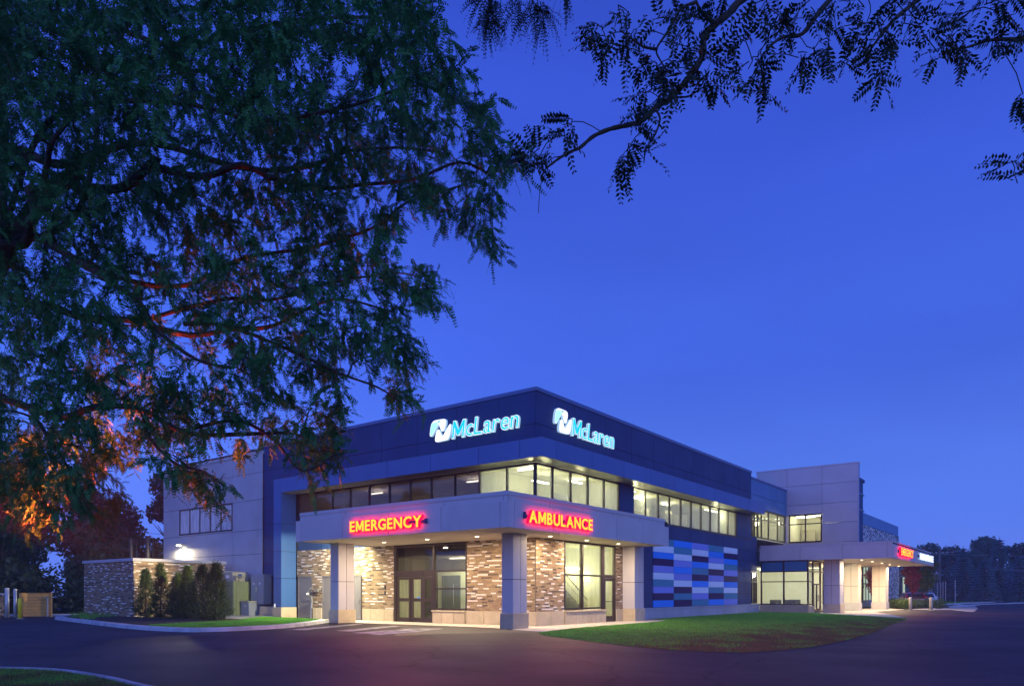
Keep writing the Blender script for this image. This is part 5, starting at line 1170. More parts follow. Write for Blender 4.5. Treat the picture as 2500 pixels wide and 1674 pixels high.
MC = thing('meter_cabinet', (4.7, 22.2, .75), 'grey two-door electrical cabinet hung on the wall right of the generator', 'cabinet')
MB().box(4.35, 21.95, .80, 4.90, 23.25, 2.62, ch=.012).obj('body', M['cab'], MC)
for y, l_ in ((21.97, 'right'), (22.61, 'left')):
    MB().box(4.325, y, .84, 4.345, y+.62, 2.58, ch=.005).obj('door', M['cab'], MC)
    MB().box(4.315, y+.25, 2.0, 4.322, y+.42, 2.12).obj('sticker', M['white'], MC)
MB().box(4.27, 22.54, 1.55, 4.322, 22.66, 1.85).obj('handle', M['brushed'], MC)
MB().box(4.315, 22.9, .95, 4.322, 23.08, 1.2).obj('label_plate', M['beige_cab'], MC)
PB = thing('concrete_pad', (4.5, 21.2, 0), 'square tan concrete block under the meter cabinet beside the pier', 'concrete block')
MB().box(4.1, 20.62, 0, 4.95, 22.0, .68, ch=.015).obj('block', M['tan'], PB)
MB().tube([(4.0,20.3,.66),(4.0,20.3,.86)], .06, 8).obj('vent_pipe', M['white'], PB)

# twin-inlet standpipe between the service doors
SP = thing('standpipe', (4.75, 17.85, 0), 'brass fire department standpipe with twin hose inlets between grey service doors', 'standpipe')
MB().tube([(4.72,17.85,.0),(4.72,17.85,.5),(4.75,17.83,1.0),(4.70,17.86,1.35)], [.05,.05,.06,.08], 10).obj('pipe', M['brushed'], SP)
MB().tube([(4.74,17.85,.0),(4.74,17.85,.62)], .065, 8).obj('lower_pipe', M['black'], SP)
for s in (-1, 1):
    MB().tube([(4.70,17.86,1.35),(4.58,17.86+s*.17,1.42)], [.07,.085], 10).obj('inlet', M['brushed'], SP)
    MB().tube([(4.58,17.86+s*.17,1.42),(4.54,17.86+s*.19,1.43)], [.095,.095], 12).obj('cap', M['brushed'] if s > 0 else M['black'], SP)
MB().tube([(4.9,18.1,1.3),(4.72,18.15,1.55),(4.75,18.0,1.75),(4.95,17.9,1.7)], .025, 6).obj('trim_pipe', M['brushed'], SP)
MB().box(4.86, 17.5, 1.55, 4.99, 17.85, 1.72).obj('valve_body', M['brushed'], SP)

# ================================================================== dumpster yard at far left
DY = thing('brick_screen_wall', (-5.0, 34.9, 0), 'short brick screen wall left of the wooden gate', 'wall')
MB().box(-12.0, 34.98, 0, -5.02, 35.2, 1.42).obj('wall', M['mortar'], DY)
brick_field('Y', 34.9, [(-8.5, -4.98)], .05, 1.36, DY, 0, 31, pal=(.22,.30,.16,.2,.12), L=.36, H=.07)
MB().box(-12.0, 34.84, 1.365, -4.95, 35.26, 1.48, ch=.01).obj('coping', M['greywall'], DY)
for i, (x, y, h, lab) in enumerate(((-4.95, 34.45, 1.72, 'thick galvanised post between brick screen and gate'), (-4.62, 34.15, 1.66, 'second galvanised gate post, next to the thick one'))):
    t = thing('steel_post', (x, y, 0), lab, 'post', 'galvanised gate posts')
    MB().tube([(0,0,0),(0,0,h)], .12-.03*i, 14).obj('shaft', M['steel'], t, local=True, smooth=True)
    MB().tube([(0,0,h),(0,0,h+.05),(0,0,h+.08)], [.13-.03*i,.12-.03*i,.04], 14).obj('cap', M['steel'], t, local=True)
WG = thing('wooden_gate', (-4.6, 33.9, 0), 'honey-coloured plank gate on a steel frame behind the yellow bollard', 'gate')
gx0, gx1, gy = -4.55, -2.86, 33.7
for i in range(7): box('plank', (gx0, gy-.004*(i % 2), .06+i*.198), (gx1, gy+.04, .06+i*.198+.188), M['wood'], WG, ch=.006)
MB().box(gx1-.22, gy-.06, .03, gx1-.15, gy-.01, 1.24).box(gx1-.42, gy-.06, 1.20, gx1-.15, gy-.01, 1.24).obj('drop_bolt', M['steel'], WG)
box('edge_post', (gx1, gy-.02, 0), (gx1+.09, gy+.07, 1.53), M['wood'], WG)
box('rail', (gx0, gy-.01, 1.455), (gx1, gy+.06, 1.495), M['wood'], WG)
box('latch', (gx1+.02, gy-.06, 1.2), (gx1+.2, gy-.03, 1.24), M['steel'], WG)
YB = thing('bollard', (-5.33, 31.2, 0), 'yellow safety bollard in front of the wooden gate', 'bollard')
MB().tube([(0,0,0),(0,0,1.12),(0,0,1.17),(0,0,1.20)], [.115,.115,.10,.04], 16).obj('post', M['yellow'], YB, local=True, smooth=True)
MB().box(-.16,-.16,0,.16,.16,.03).obj('base_plate', M['concrete'], YB, local=True)
KB = thing('parking_block', (-5.6, 35.6, 0), 'white concrete wheel block at the foot of the brick screen', 'wheel stop')
MB().box(-6.0, 35.2, .01, -5.2, 35.6, .16, ch=.04).obj('block', M['kerb'], KB)

# ================================================================== small things by the far canopy
for i, (x, y, lab) in enumerate(((47.52, -6.08, 'pale concrete bollard before the red columnar tree'), (48.57, -7.45, 'pale concrete bollard right of the red columnar tree'))):
    t = thing('concrete_bollard', (x, y, 0), lab, 'bollard', 'concrete bollards by the far walk')
    MB().tube([(0,0,0),(0,0,1.05),(0,0,1.12)], [.13,.13,.11], 14).obj('post', M['concrete'], t, local=True, smooth=True)
    MB().tube([(0,0,0.0),(0,0,.02)], .2, 14).obj('base', M['concrete'], t, local=True)
for i, (x, y) in enumerate(((78.0, -6.2), (74.2, -6.9), (70.6, -7.5))):
    t = thing('wheel_stop', (x, y, .012), ['white concrete wheel stop farthest along the far walk','white concrete wheel stop in the middle of the far walk','white concrete wheel stop nearest the far bollards'][i], 'wheel stop', 'wheel stops along the far walk', rotz=-.15)
    MB().box(-1.0,-.13,0,1.0,.13,.18,ch=.05).obj('block', M['kerb'], t, local=True)
    MB().tube([(-.7,0,.17),(-.7,0,.19)], .03, 6).tube([(.7,0,.17),(.7,0,.19)], .03, 6).obj('pin', M['black'], t, local=True)
# slim steel posts on the lawn (8 in view)
pp = [(108.5,.6,2.9),(108.0,.2,2.75),(107.0,-.2,2.75),(104.5,-1.3,2.7),(104.0,-1.8,2.7),(103,-2.2,2.8),(101.5,-2.7,2.85),(98.5,-4.2,3.0)]
for i, (x, y, h) in enumerate(pp):
    t = thing('slim_pole', (x, y, 0), ['leftmost slim pale pole, nearest the cars','second slim pole from the left, close beside the third','third slim pole from the left, half hidden by the second','fourth slim pole from the left, after the gap','fifth slim pole from the left','sixth slim pole from the left','seventh slim pole, just before the utility pole','tallest slim pole, alone at the right end of the cluster'][i], 'pole', 'cluster of slim poles on the far lawn')
    MB().tube([(0,0,0),(0,0,h+.3)], .055, 6).obj('shaft', M['brushed'], t, local=True)
    MB().tube([(0,0,0),(0,0,.06)], .14, 8).obj('foot', M['concrete'], t, local=True)
# utility poles and wires
def upole(loc, h, label):
    t = thing('utility_pole', loc, label, 'utility pole', 'utility poles')
    MB().tube([(0,0,0),(0,0,h)], [.20,.14], 8).obj('shaft', M['pole_wood'], t, local=True)
    MB().box(-.08,-1.2,h-.7,.08,1.2,h-.55).obj('crossarm', M['pole_wood'], t, local=True)
    for y in (-1.1,-.5,.5,1.1): MB().tube([(0,y,h-.55),(0,y,h-.35)], .05, 6).obj('insulator', M['white'], t, local=True)
upole((116.5, -.2, 0), 8.6, 'tall weathered utility pole beside the end of the far canopy')
upole((150, -3.5, 0), 12.0, 'more distant utility pole before the broad tree')
def wire(a, b, sag, label, r=.02):
    P = [Vector(a).lerp(Vector(b), i/14) - Vector((0,0,sag*4*(i/14)*(1-i/14))) for i in range(15)]
    o = MB().tube(P, r, 4, cap=False).obj('power_line', M['cab'])
    tag(o, label, 'wire', 'overhead power lines')
wire((116.5,-.2,8.1), (150,-3.5,11.4), .5, 'overhead line between the two far utility poles', .03)
wire((116.5,-.2,7.9), (140,-60,9.0), 1.2, 'overhead line running right past the broad far tree', .025)
wire((100,-8,4.9), (100,-50,2.4), .5, 'pale low line crossing the front of the spruces', .03)
wire((-3.5,46,9.6), (9,44,8.1), .2, 'upper thin wire left of the grey wall', .018)
wire((-3.5,52,8.2), (14,50,6.9), .3, 'lower thin wire over the dark woodland', .018)

# ---- vehicles ------------------------------------------------------------
def suv(loc, rotz, paint, label, big=1.0):
    """front faces local -Y; body length 4.9, width 2.0, height 1.85"""
    t = thing('parked_car', loc, label, 'car', rotz=rotz)
    prof = [(-2.42,.45),(-2.45,.80),(-2.38,1.05),(-1.35,1.18),(-.75,1.72),(-.3,1.84),(1.7,1.80),(2.25,1.25),(2.42,1.1),(2.45,.5),(2.3,.38),(-2.3,.38)]
    v = []; n = len(prof)
    for s in (-1, -.9, .9, 1):
        for y, z in prof:
            w = 1.0 if abs(s) < 1 else 1.0
            tap = 1 - max(0, z-1.1)*.22
            yy = y*(1 if abs(s) < 1 else .985); zz = z*(1 if abs(s) < 1 else .97)+(.02 if abs(s) == 1 else 0)
            v.append((s*1.0*tap, yy, zz))
    f = [tuple(reversed(range(n))), tuple(range(3*n, 4*n))]
    for k in range(3):
        for i in range(n):
            j = (i+1) % n; f.append((k*n+i, k*n+j, (k+1)*n+j, (k+1)*n+i))
    add('body', mesh('body', v, f, paint, smooth=False), t, local=True)
    MB().quad((-.80,-1.36,1.22),(.80,-1.36,1.22),(.72,-.80,1.70),(-.72,-.80,1.70)).obj('windscreen', M['carglass'], t, local=True)
    for s in (-1, 1):
        MB().quad((s*.99,-.95,1.2),(s*.99,1.9,1.2),(s*.885,1.6,1.68),(s*.885,-.55,1.68)).obj('side_window', M['carglass'], t, local=True)
        hl = MB().box(s*.55,-2.47,.86,s*.95,-2.36,1.02,ch=.02).obj('headlight', M['chrome'], t, local=True)
        MB().box(s*.62,-2.48,.52,s*.86,-2.40,.60).obj('fog_lamp', M['chrome'], t, local=True)
        MB().box(s*1.0,-.95,1.15,s*1.2,-.82,1.32,ch=.03).obj('mirror', paint, t, local=True)
        for y in (-1.5, 1.5):
            wh = MB().tube([(s*.80,y,.37),(s*1.0,y,.37)], .37, 18).obj('wheel', M['rubber'], t, local=True)
            MB().tube([(s*1.0,y,.37),(s*1.012,y,.37)], .23, 12).obj('rim', M['chrome'], wh, local=True)
    gr = MB()
    for i in range(5): gr.box(-.5,-2.485,.62+i*.09,.5,-2.45,.66+i*.09)
    for s in (-.52,.50): gr.box(s,-2.485,.60,s+.03,-2.45,1.04)
    gr.obj('grille', M['chrome'], t, local=True)
    MB().box(-.98,-2.5,.38,.98,-2.42,.48,ch=.02).obj('bumper', M['chrome'], t, local=True)
    MB().box(-.18,-2.51,.50,.18,-2.49,.60).obj('number_plate', M['white'], t, local=True)
    return t
c_ = suv((65.4, -3.75, .03), math.radians(-72), M['red_paint'], 'dark red car with chrome grille parked behind the red tree')
c_.scale = (.96,.96,.82)
c_ = suv((71.2, -4.0, .03), math.radians(-74), M['white_paint'], 'white car mostly hidden behind the dark red car')
c_.scale = (.96,.96,.8)
# ================================================================== vegetation
def rot_frame(d):
    """orthonormal side/up for an (n,3) array of directions"""
    up = np.tile(np.array([0,0,1.0]), (len(d),1))
    s = np.cross(d, up); s /= np.linalg.norm(s, axis=1, keepdims=True)+1e-9
    u = np.cross(s, d)
    return s, u
def fronds(base, dirs, L, pairs, leaf, wleaf, droop=.45, twist=1.2, rachis=.0022):
    """pinnate leaves: base (n,3), dirs (n,3) unit, L (n,), returns vertices and quads for leaflets plus rachis strips"""
    n = len(base)
    s, u = rot_frame(dirs)
    a = rng.uniform(-twist, twist, n)[:,None]
    side = s*np.cos(a) + u*np.sin(a); nrm = np.cross(side, dirs)
    t = (np.arange(pairs)+.9)/(pairs+.4)
    cen = base[:,None,:] + dirs[:,None,:]*(L[:,None]*t[None,:])[...,None]
    cen[...,2] -= droop*(L[:,None]*t[None,:]**2)
    tang = dirs[:,None,:]*np.ones((1,pairs,1)); tang = tang.copy(); tang[...,2] -= 2*droop*t[None,:]
    tang /= np.linalg.norm(tang, axis=2, keepdims=True)
    size = (1 - .55*np.abs(t-.45)**1.5*2)
    Vs = []
    for sg in (-1, 1):
        ld = sg*side[:,None,:]*.86 + tang*.42 + nrm[:,None,:]*rng.uniform(-.35,.35,(n,pairs,1)); ld[...,2] -= .18
        ld /= np.linalg.norm(ld, axis=2, keepdims=True)
        wd = np.cross(ld, nrm[:,None,:]+rng.normal(0,.25,(n,pairs,3))); wd /= np.linalg.norm(wd, axis=2, keepdims=True)+1e-9
        ll = (leaf*size[None,:]*rng.uniform(.8,1.15,(n,pairs)))[...,None]; ww = wleaf*ll/leaf
        p0 = cen; p1 = cen + ld*ll*.45 + wd*ww; p2 = cen + ld*ll; p3 = cen + ld*ll*.45 - wd*ww
        Vs.append(np.stack([p0,p1,p2,p3], 2).reshape(-1,3))
    # rachis as two thin quads
    q0 = base; q2 = cen[:,-1,:]; q1 = cen[:,pairs//2,:]; w = side*rachis
    Vs.append(np.stack([q0-w, q0+w, q1+w, q1-w], 1).reshape(-1,3)); Vs.append(np.stack([q1-w, q1+w, q2+w*.5, q2-w*.5], 1).reshape(-1,3))
    V = np.concatenate(Vs)
    return V
def unit(v): return v/(np.linalg.norm(v, axis=1, keepdims=True)+1e-9)

def grow(limbs, tips, parent, trunk_mat, fr, leafm, twig_r=.006, name_f='foliage', outward=None, seed=3, label=None, sweep=1.0, twigs_per=3, spread=.22, thin=1.0):
    """secondary branches reach from the limbs to the tips; fronds hang from twigs round each tip"""
    r = np.random.default_rng(seed)
    nodes = []; nrad = []
    for r0, r1, P in limbs:
        for i in range(len(P)-1):
            for k in range(4):
                t = k/4; nodes.append([P[i][j]*(1-t)+P[i+1][j]*t for j in range(3)]); nrad.append(r0+(r1-r0)*(i+t)/(len(P)-1))
    nodes = np.array(nodes); nrad = np.array(nrad)
    tips = np.array(tips); D = np.array([np.min(np.linalg.norm(nodes-t[:3], axis=1)) for t in tips])
    sub = MB(); bases = []; dirs = []; Ls = []
    for ti in np.argsort(D):
        tp = tips[ti][:3]; rad = tips[ti][3] if tips.shape[1] > 3 else spread
        dv = nodes-tp; dist = np.linalg.norm(dv, axis=1) + .35*np.maximum(0, dv[:,2]*-1)
        j = int(np.argmin(dist)); a = nodes[j]; L = np.linalg.norm(tp-a)
        if L > .04:
            ns = max(3, int(L/.14)); rr = min(nrad[j]*.6, (.006+.014*L)*thin); P = []
            wob = r.normal(0, .05*L, 3)
            for k in range(ns+1):
                t = k/ns; p = a*(1-t)+tp*t; p = p + wob*math.sin(math.pi*t) + np.array([0,0,.10*L*math.sin(math.pi*t)]) + r.normal(0,.006,3)*(0<k<ns)
                P.append(p)
            rads = [max(.0025, rr*(1-.75*k/ns)) for k in range(ns+1)]
            sub.tube([tuple(p) for p in P], rads, 5, cap=False)
            nodes = np.concatenate([nodes, np.array(P[1:])]); nrad = np.concatenate([nrad, np.array(rads[1:])])
            bd = (tp-a)/L
        else: bd = np.array([0,0,1.0])
        # twigs round the tip
        for k in range(twigs_per):
            d = r.normal(0, 1, 3); d = d/np.linalg.norm(d)*.8 + bd*.5 + (np.array(outward)*.3 if outward is not None else 0); d[2] -= .25; d /= np.linalg.norm(d)
            tl = rad*r.uniform(.6,1.5); st = tp + r.normal(0, .25*rad, 3)
            e = st+d*tl; e[2] -= .15*tl
            m = (st+e)/2; m[2] += .06*tl
            if tl > .03: sub.tube([tuple(st), tuple(m), tuple(e)], [.0035,.0028,.0018], 3, cap=False)
            nf = fr['n']
            for q in range(nf):
                t = (q+.6)/nf; p = st*(1-t)+e*t; p = p + np.array([0,0,.05*tl*math.sin(math.pi*t)])
                fd = d*.5 + r.normal(0,.55,3); fd[2] -= .35; fd /= np.linalg.norm(fd)
                bases.append(p); dirs.append(fd); Ls.append(fr['L']*r.uniform(.65,1.15))
    sub.obj('branchlets', trunk_mat, parent, smooth=True, kind='stuff')
    V = fronds(np.array(bases), np.array(dirs), np.array(Ls), fr['pairs'], fr['leaf'], fr['w'], droop=fr.get('droop',.4), rachis=fr.get('rachis',.0018))
    me = tri_mesh(name_f, V, np.arange(len(V)).reshape(-1,4), leafm)
    o = add(name_f, me, parent, kind='stuff')
    return len(bases)

# --- the big honey locust on the left
T1 = thing('honey_locust_tree', (-18.5,-5.6,.1), 'large honey locust with long bare limbs whose crown hangs over the left of the picture', 'tree')
tr = MB()
tr.tube([(-18.75,-5.45,.05),(-18.65,-5.55,.8),(-18.5,-5.7,2.2),(-18.36,-5.96,4.05)], [.38,.28,.25,.22], 14)
tr.obj('trunk', M['bark'], T1, smooth=True)
def smooth3(P, n=4):
    out = []; Q = [P[0]]+list(P)+[P[-1]]
    for i in range(1, len(Q)-2):
        a, b, c, d = Q[i-1:i+3]
        for k in range(n):
            t = k/n; out.append(tuple(.5*(2*b[j]+(c[j]-a[j])*t+(2*a[j]-5*b[j]+4*c[j]-d[j])*t*t+(3*b[j]-a[j]-3*c[j]+d[j])*t**3) for j in range(3)))
    out.append(tuple(P[-1])); return out
lj = np.random.default_rng(9)
LIMBS = [[r0, r1, [P[0]]+[[c+lj.normal(0, .045) for c in q] for q in P[1:]]] for r0, r1, P in LIMBS]
for r0, r1, P in LIMBS:
    S = smooth3(P); n = len(S)
    rr = [.62*(r0+(r1-r0)*i/(n-1))*(1+.07*math.sin(i*1.7)) for i in range(n)]
    MB().tube(S, rr, 10).obj('limb', M['bark'], T1, smooth=True)
# limbs that rise from the crown's heart outside the picture
for a, b in (((-18.36,-5.96,4.05),(-18.0,-6.6,5.29)), ((-18.36,-5.96,4.05),(-18.1,-6.1,4.6))):
    MB().tube([a, tuple(Vector(a).lerp(Vector(b), .5)+Vector((.05,0,0))), b], [.22,.18,.15], 10).obj('limb', M['bark'], T1, smooth=True)
# low sprays that hang round the added lamp at the left
rl_ = np.random.default_rng(17)
HANG = []
for i in range(50):
    q = rl_.random(3)
    HANG.append([-17.9+2.1*q[0], -4.9+1.9*q[1]+(-.8 if q[0] > .6 else 0), 2.55+1.5*q[2]**.8, .26])
n1 = grow(LIMBS, [list(p)+[.24] for p in BLOBS]+HANG, T1, M['bark'], dict(n=7, L=.165, pairs=8, leaf=.032, w=.0108, droop=.22), M['leaf'], outward=(.5,-.7,-.2), twigs_per=8)
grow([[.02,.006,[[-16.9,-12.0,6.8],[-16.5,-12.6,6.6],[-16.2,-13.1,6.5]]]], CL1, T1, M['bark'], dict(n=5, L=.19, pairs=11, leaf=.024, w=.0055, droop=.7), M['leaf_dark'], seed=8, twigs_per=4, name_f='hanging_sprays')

# --- the branch that reaches in from a second locust, right of the camera
T2 = thing('honey_locust_tree', (-17.5,-20.5,.0), 'dark overhanging locust boughs with large clear leaflets across the upper right sky', 'tree')
MB().tube([(-17.5,-20.5,0),(-17.4,-20.3,2.5),(-17.2,-19.6,4.4),(-17.0,-18.4,5.8)], [.30,.22,.16,.10], 12).obj('trunk', M['bark'], T2, smooth=True)
for r0, r1, P in LIMBS2:
    S = smooth3(P); n = len(S)
    MB().tube(S, [.8*(r0+(r1-r0)*i/(n-1))*(1+.12*math.sin(i*2.1)) for i in range(n)], 7).obj('limb', M['twig'], T2, smooth=True)
for i in (0, 6, 7, 8, 9):
    e = LIMBS2[i][2][0]; r0 = LIMBS2[i][0]
    S = smooth3([(-17.0,-18.4,5.8), (-16.9,-17.4,6.0), ((e[0]-16.9)/2, (e[1]-16.6)/2, (e[2]+5.9)/2+.15), tuple(e)])
    MB().tube(S, [.05+(r0-.05)*k/(len(S)-1) for k in range(len(S))], 7).obj('limb', M['twig'], T2, smooth=True)
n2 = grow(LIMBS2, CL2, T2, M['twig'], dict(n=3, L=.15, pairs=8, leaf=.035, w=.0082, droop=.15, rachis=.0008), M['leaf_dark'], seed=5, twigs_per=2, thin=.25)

# --- generic leaf clouds for woodland, shrubs, spruces -------------------
def cloud(blobs, n, size, r, flat=.5, squash=1.0, hole=.0):
    """n leaf quads spread in the outer part of the given ellipsoid blobs [(x,y,z,rx,ry,rz)]"""
    Bm = np.array(blobs); vol = Bm[:,3]*Bm[:,4]*Bm[:,5]; k = r.choice(len(Bm), n, p=vol/vol.sum())
    d = r.normal(0,1,(n,3)); d /= np.linalg.norm(d,axis=1,keepdims=True)
    rad = r.uniform(.35,1.05,n)**.6
    lump = 1+.22*np.sin(d[:,0]*7+k)*np.sin(d[:,1]*6+k*2)*np.sin(d[:,2]*8+k)
    P = Bm[k,:3] + d*Bm[k,3:6]*(rad*lump)[:,None]
    a = r.normal(0,1,(n,3)); a /= np.linalg.norm(a,axis=1,keepdims=True)
    nn = d*.6+r.normal(0,.6,(n,3)); b = np.cross(a, nn); b /= np.linalg.norm(b,axis=1,keepdims=True)+1e-9
    a = np.cross(nn, b); a /= np.linalg.norm(a,axis=1,keepdims=True)+1e-9
    s = size*r.uniform(.5,1.3,n)[:,None]
    V = np.stack([P-a*s, P-b*s*flat, P+a*s, P+b*s*flat], 1).reshape(-1,3)
    return V
def leafy(name, V, m, parent):
    me = tri_mesh(name, V, np.arange(len(V)).reshape(-1,4), m)
    return add(name, me, parent, local=True, kind='stuff')
# woodland behind the service yard: each tree a thing
wood = [(-21,50,12.5,5.2),(-15,54,13.5,5.5),(-10,47,11.5,4.6),(-5.5,56,12.5,5.4),(-1.5,47,10.2,4.2),(2.0,55,11.8,5.2),(6.0,49,10.6,4.4),(9.5,55,11.4,5.0),(13.5,50,13.4,5.2),(-13,44,8.5,3.8),(4.2,43.5,8.2,3.6),(-28,45,14,5.8)]
wl = ['at the far left edge, over the blue car park','tall, second from the left edge of the woods','behind the yellow bollard','tall, behind the wooden gate and left wall end','behind the left end of the brick enclosure','behind the enclosure\'s corner','behind the exhaust pipes','between exhaust pipes and grey wall','highest of the woods, against the grey wall','low, in front of the left woods','low, right above the enclosure coping','outermost at the left, partly out of view']
for i, (x, y, h, w) in enumerate(wood):
    r = np.random.default_rng(100+i)
    t = thing('woodland_tree', (x, y, 0), 'dark leafy woodland tree ' + wl[i], 'tree', 'woodland trees behind the service yard')
    tb = MB(); lean = r.normal(0,.4,2)
    tb.tube([(0,0,0),(lean[0]*.4,lean[1]*.4,h*.3),(lean[0],lean[1],h*.72)], [.26,.2,.08], 8)
    for k in range(6):
        a = r.uniform(0,6.28); z = h*r.uniform(.22,.5)
        tb.tube([(lean[0]*z/h,lean[1]*z/h,z),(math.cos(a)*w*.2,math.sin(a)*w*.2,z+h*.12),(math.cos(a)*w*.36,math.sin(a)*w*.36,z+h*.2)], [.09,.06,.02], 5)
    tb.obj('trunk', M['bark'], t, local=True, smooth=True)
    bl = []
    for k in range(22):
        a = r.uniform(0,6.28); zz = h*(k+.6)/22*.9; rr = w*.62*math.sqrt(max(.1,1-((zz/h-.45)/.55)**2))*r.uniform(.3,1)
        s = w*r.uniform(.24,.38); bl.append((math.cos(a)*rr, math.sin(a)*rr, zz, s, s, s*.8))
    leafy('crown', cloud(bl, 11000, .22, r, flat=.6), M['leaf_wood'], t)
# undergrowth line at their feet
r = np.random.default_rng(77)
ub = [(x, 43+r.uniform(-1,7), 1.4, 2.4, 2.0, 2.4) for x in np.arange(-34, 12, .9)]
me_ = tri_mesh('undergrowth', cloud(ub, 34000, .2, r), np.arange(136000).reshape(-1,4), M['leaf_wood'])
o = add('undergrowth', me_, kind='stuff'); o['label'] = 'dark tangled undergrowth at the feet of the woodland trees'

# arborvitae in front of the enclosure
def arborvitae(loc, h, w, seed, label):
    r = np.random.default_rng(seed)
    t = thing('evergreen_shrub', loc, label, 'shrub', 'evergreen shrubs before the enclosure')
    MB().tube([(0,0,0),(.02,0,h*.5),(0,0,h*.97)], [.05,.035,.008], 6).obj('stem', M['bark'], t, local=True)
    n = 3000
    z = h*(r.uniform(.02,1,n)**1.05); a = r.uniform(0,6.283,n)
    env = w*.62*np.clip((1-z/h)*1.3,0,1)**.8*(.78+.42*np.sin(a*2+z*3+seed)*np.sin(z*5+seed*1.7+a))*np.clip(z/.35,.45,1)
    rr = env*np.sqrt(r.uniform(.12,1,n))
    b = np.stack([np.cos(a)*rr, np.sin(a)*rr, z-.05], 1)
    d = np.stack([np.cos(a)*.8, np.sin(a)*.8, r.uniform(.3,1.3,n)], 1); d = unit(d+r.normal(0,.25,(n,3)))
    L = r.uniform(.08,.2,n)
    b += r.normal(0,.045,b.shape); V = fronds(b, d, L*1.5, 4, .050, .010, droop=.0, rachis=.005)
    leafy('foliage', V, M['leaf_arb'], t)
for i, (x, y, h, w, lab) in enumerate(((-1.28,24.84,2.65,1.15,'leftmost evergreen shrub before the brick corner'),(-1.37,22.96,2.9,1.1,'second evergreen shrub from the left, slim and tall'),
        (-1.0,21.8,2.35,1.2,'shorter evergreen shrub third from the left'),(-1.05,20.7,2.75,1.05,'fourth evergreen shrub, in the middle of the row'),(-1.15,19.03,2.75,1.6,'broad dark evergreen shrub second from the right'),(-1.29,17.55,2.85,1.45,'rightmost evergreen shrub before the green generator'))):
    arborvitae((x, y, .12), h, w, 40+i, lab)
# low plants at the enclosure's foot
# columnar red trees, maple, boxwood by the main entrance
def small_tree(name, loc, h, z0, w, m, label, seed, n=2600, sz=.12, cat='tree', group=None):
    r = np.random.default_rng(seed)
    t = thing(name, loc, label, cat, group)
    MB().tube([(0,0,0),(0,0,h*.8)], [.06,.03], 6).obj('trunk', M['twig'], t, local=True)
    bl = []
    for k in range(9):
        q = k/8; s = w*.5*(math.sin(math.pi*(.12+.82*q))**.8)
        bl.append((r.normal(0,.08*w), r.normal(0,.08*w), z0+(h-z0)*q, s, s, (h-z0)*.12))
    leafy('crown', cloud(bl, n, sz, r), m, t)
    return t
small_tree('red_columnar_tree', (61.9,-4.15,0), 5.6, 1.7, 1.5, M['leaf_red'], 'slim red-leaved tree under the far canopy edge', 61)
small_tree('red_columnar_tree', (58.2,-.9-.4,0), 5.0, 1.2, 1.7, M['leaf_red'], 'darker red-leaved tree beside the third far pier', 62)
small_tree('young_maple_tree', (66.0,-4.9,0), 5.4, 1.7, 2.2, M['leaf_yell'], 'yellow-green young tree just behind the slim red tree', 63)
small_tree('young_tree', (56.0,.0,0), 3.2, .3, 1.4, M['leaf_box'], 'green shrub tree by the speckled block', 64)
def bush(loc, rx, rz, label, seed, group):
    r = np.random.default_rng(seed)
    t = thing('boxwood_bush', loc, label, 'bush', group)
    MB().tube([(0,0,0),(0,0,rz)], .04, 5).obj('stem', M['twig'], t, local=True)
    leafy('foliage', cloud([(0,0,rz*.95,rx,rx,rz*.95)], 1100, .055, r), M['leaf_box'], t)
bl_ = [('leftmost, against the third pier',(55.9,-3.3)),('second from the pier',(55.1,-3.75)),('third from the pier',(54.2,-4.1)),('fourth from the pier',(53.3,-4.55)),('fifth, left of the near bollard',(52.4,-5.0)),('sixth, touching the near bollard',(51.6,-5.35))]
for i, (lb, (x, y)) in enumerate(bl_): bush((x, y, .02), .55, .48, 'clipped boxwood in the row, '+lb, 80+i, 'row of clipped boxwoods')
for i, (lb, (x, y)) in enumerate((('between the two bollards',(55.8,-5.5)),('just left of the far bollard',(58.4,-6.0)),('right of the far bollard, beside the walk',(57.0,-7.1)))): bush((x, y, .02), .62, .52, 'round dark bush '+lb, 90+i, 'round bushes by the far walk')

# spruces and broadleaf trees far to the right
def spruce(loc, h, w, seed, label, m=None):
    r = np.random.default_rng(seed)
    t = thing('spruce_tree', loc, label, 'tree', 'spruces beyond the far road')
    MB().tube([(0,0,0),(0,0,h)], [.22,.03], 6).obj('trunk', M['bark'], t, local=True)
    tiers = int(h/.42); Vs = []
    for k in range(tiers):
        z = h*(.04+.94*k/tiers); rad = w*.5*(1-z/h)**.8+.12; nb = 14
        a0 = r.uniform(0,6.28)
        for q in range(nb):
            a = a0+q*6.283/nb+r.normal(0,.12); L = rad*r.uniform(.72,1.15); m_ = 5
            tt = (np.arange(m_)+.6)/m_
            for s_ in tt:
                c = np.array([math.cos(a)*L*s_, math.sin(a)*L*s_, z-.22*L*s_+.10*L*s_*s_])+r.normal(0,.06,3)
                e = np.array([math.cos(a),math.sin(a),-.25]); w_ = np.array([-math.sin(a),math.cos(a),0]); sz = .36*(1-.35*s_)
                Vs.append([c-e*sz, c-w_*sz*.55+np.array([0,0,-.12]), c+e*sz, c+w_*sz*.55+np.array([0,0,-.12])])
    V = np.array(Vs).reshape(-1,3)
    leafy('needles', V, m or M['leaf_spruce'], t)
sp = [((112,1.5),8.2,6.2),((117,-3.5),9.2,6.4),((112,-6.8),7.0,6.0),((120,-8.2),10.6,6.6),((114,-11.2),7.4,6.2),((118,-14.3),7.0,6.4),((125,-12.5),11.3,6.2),((116,-18),6.6,6.0),((112,6.0),9.0,6.5),((130,-20),9.5,6.4),((122,-23),8.6,6.2),((108,11),8.5,6.5)]
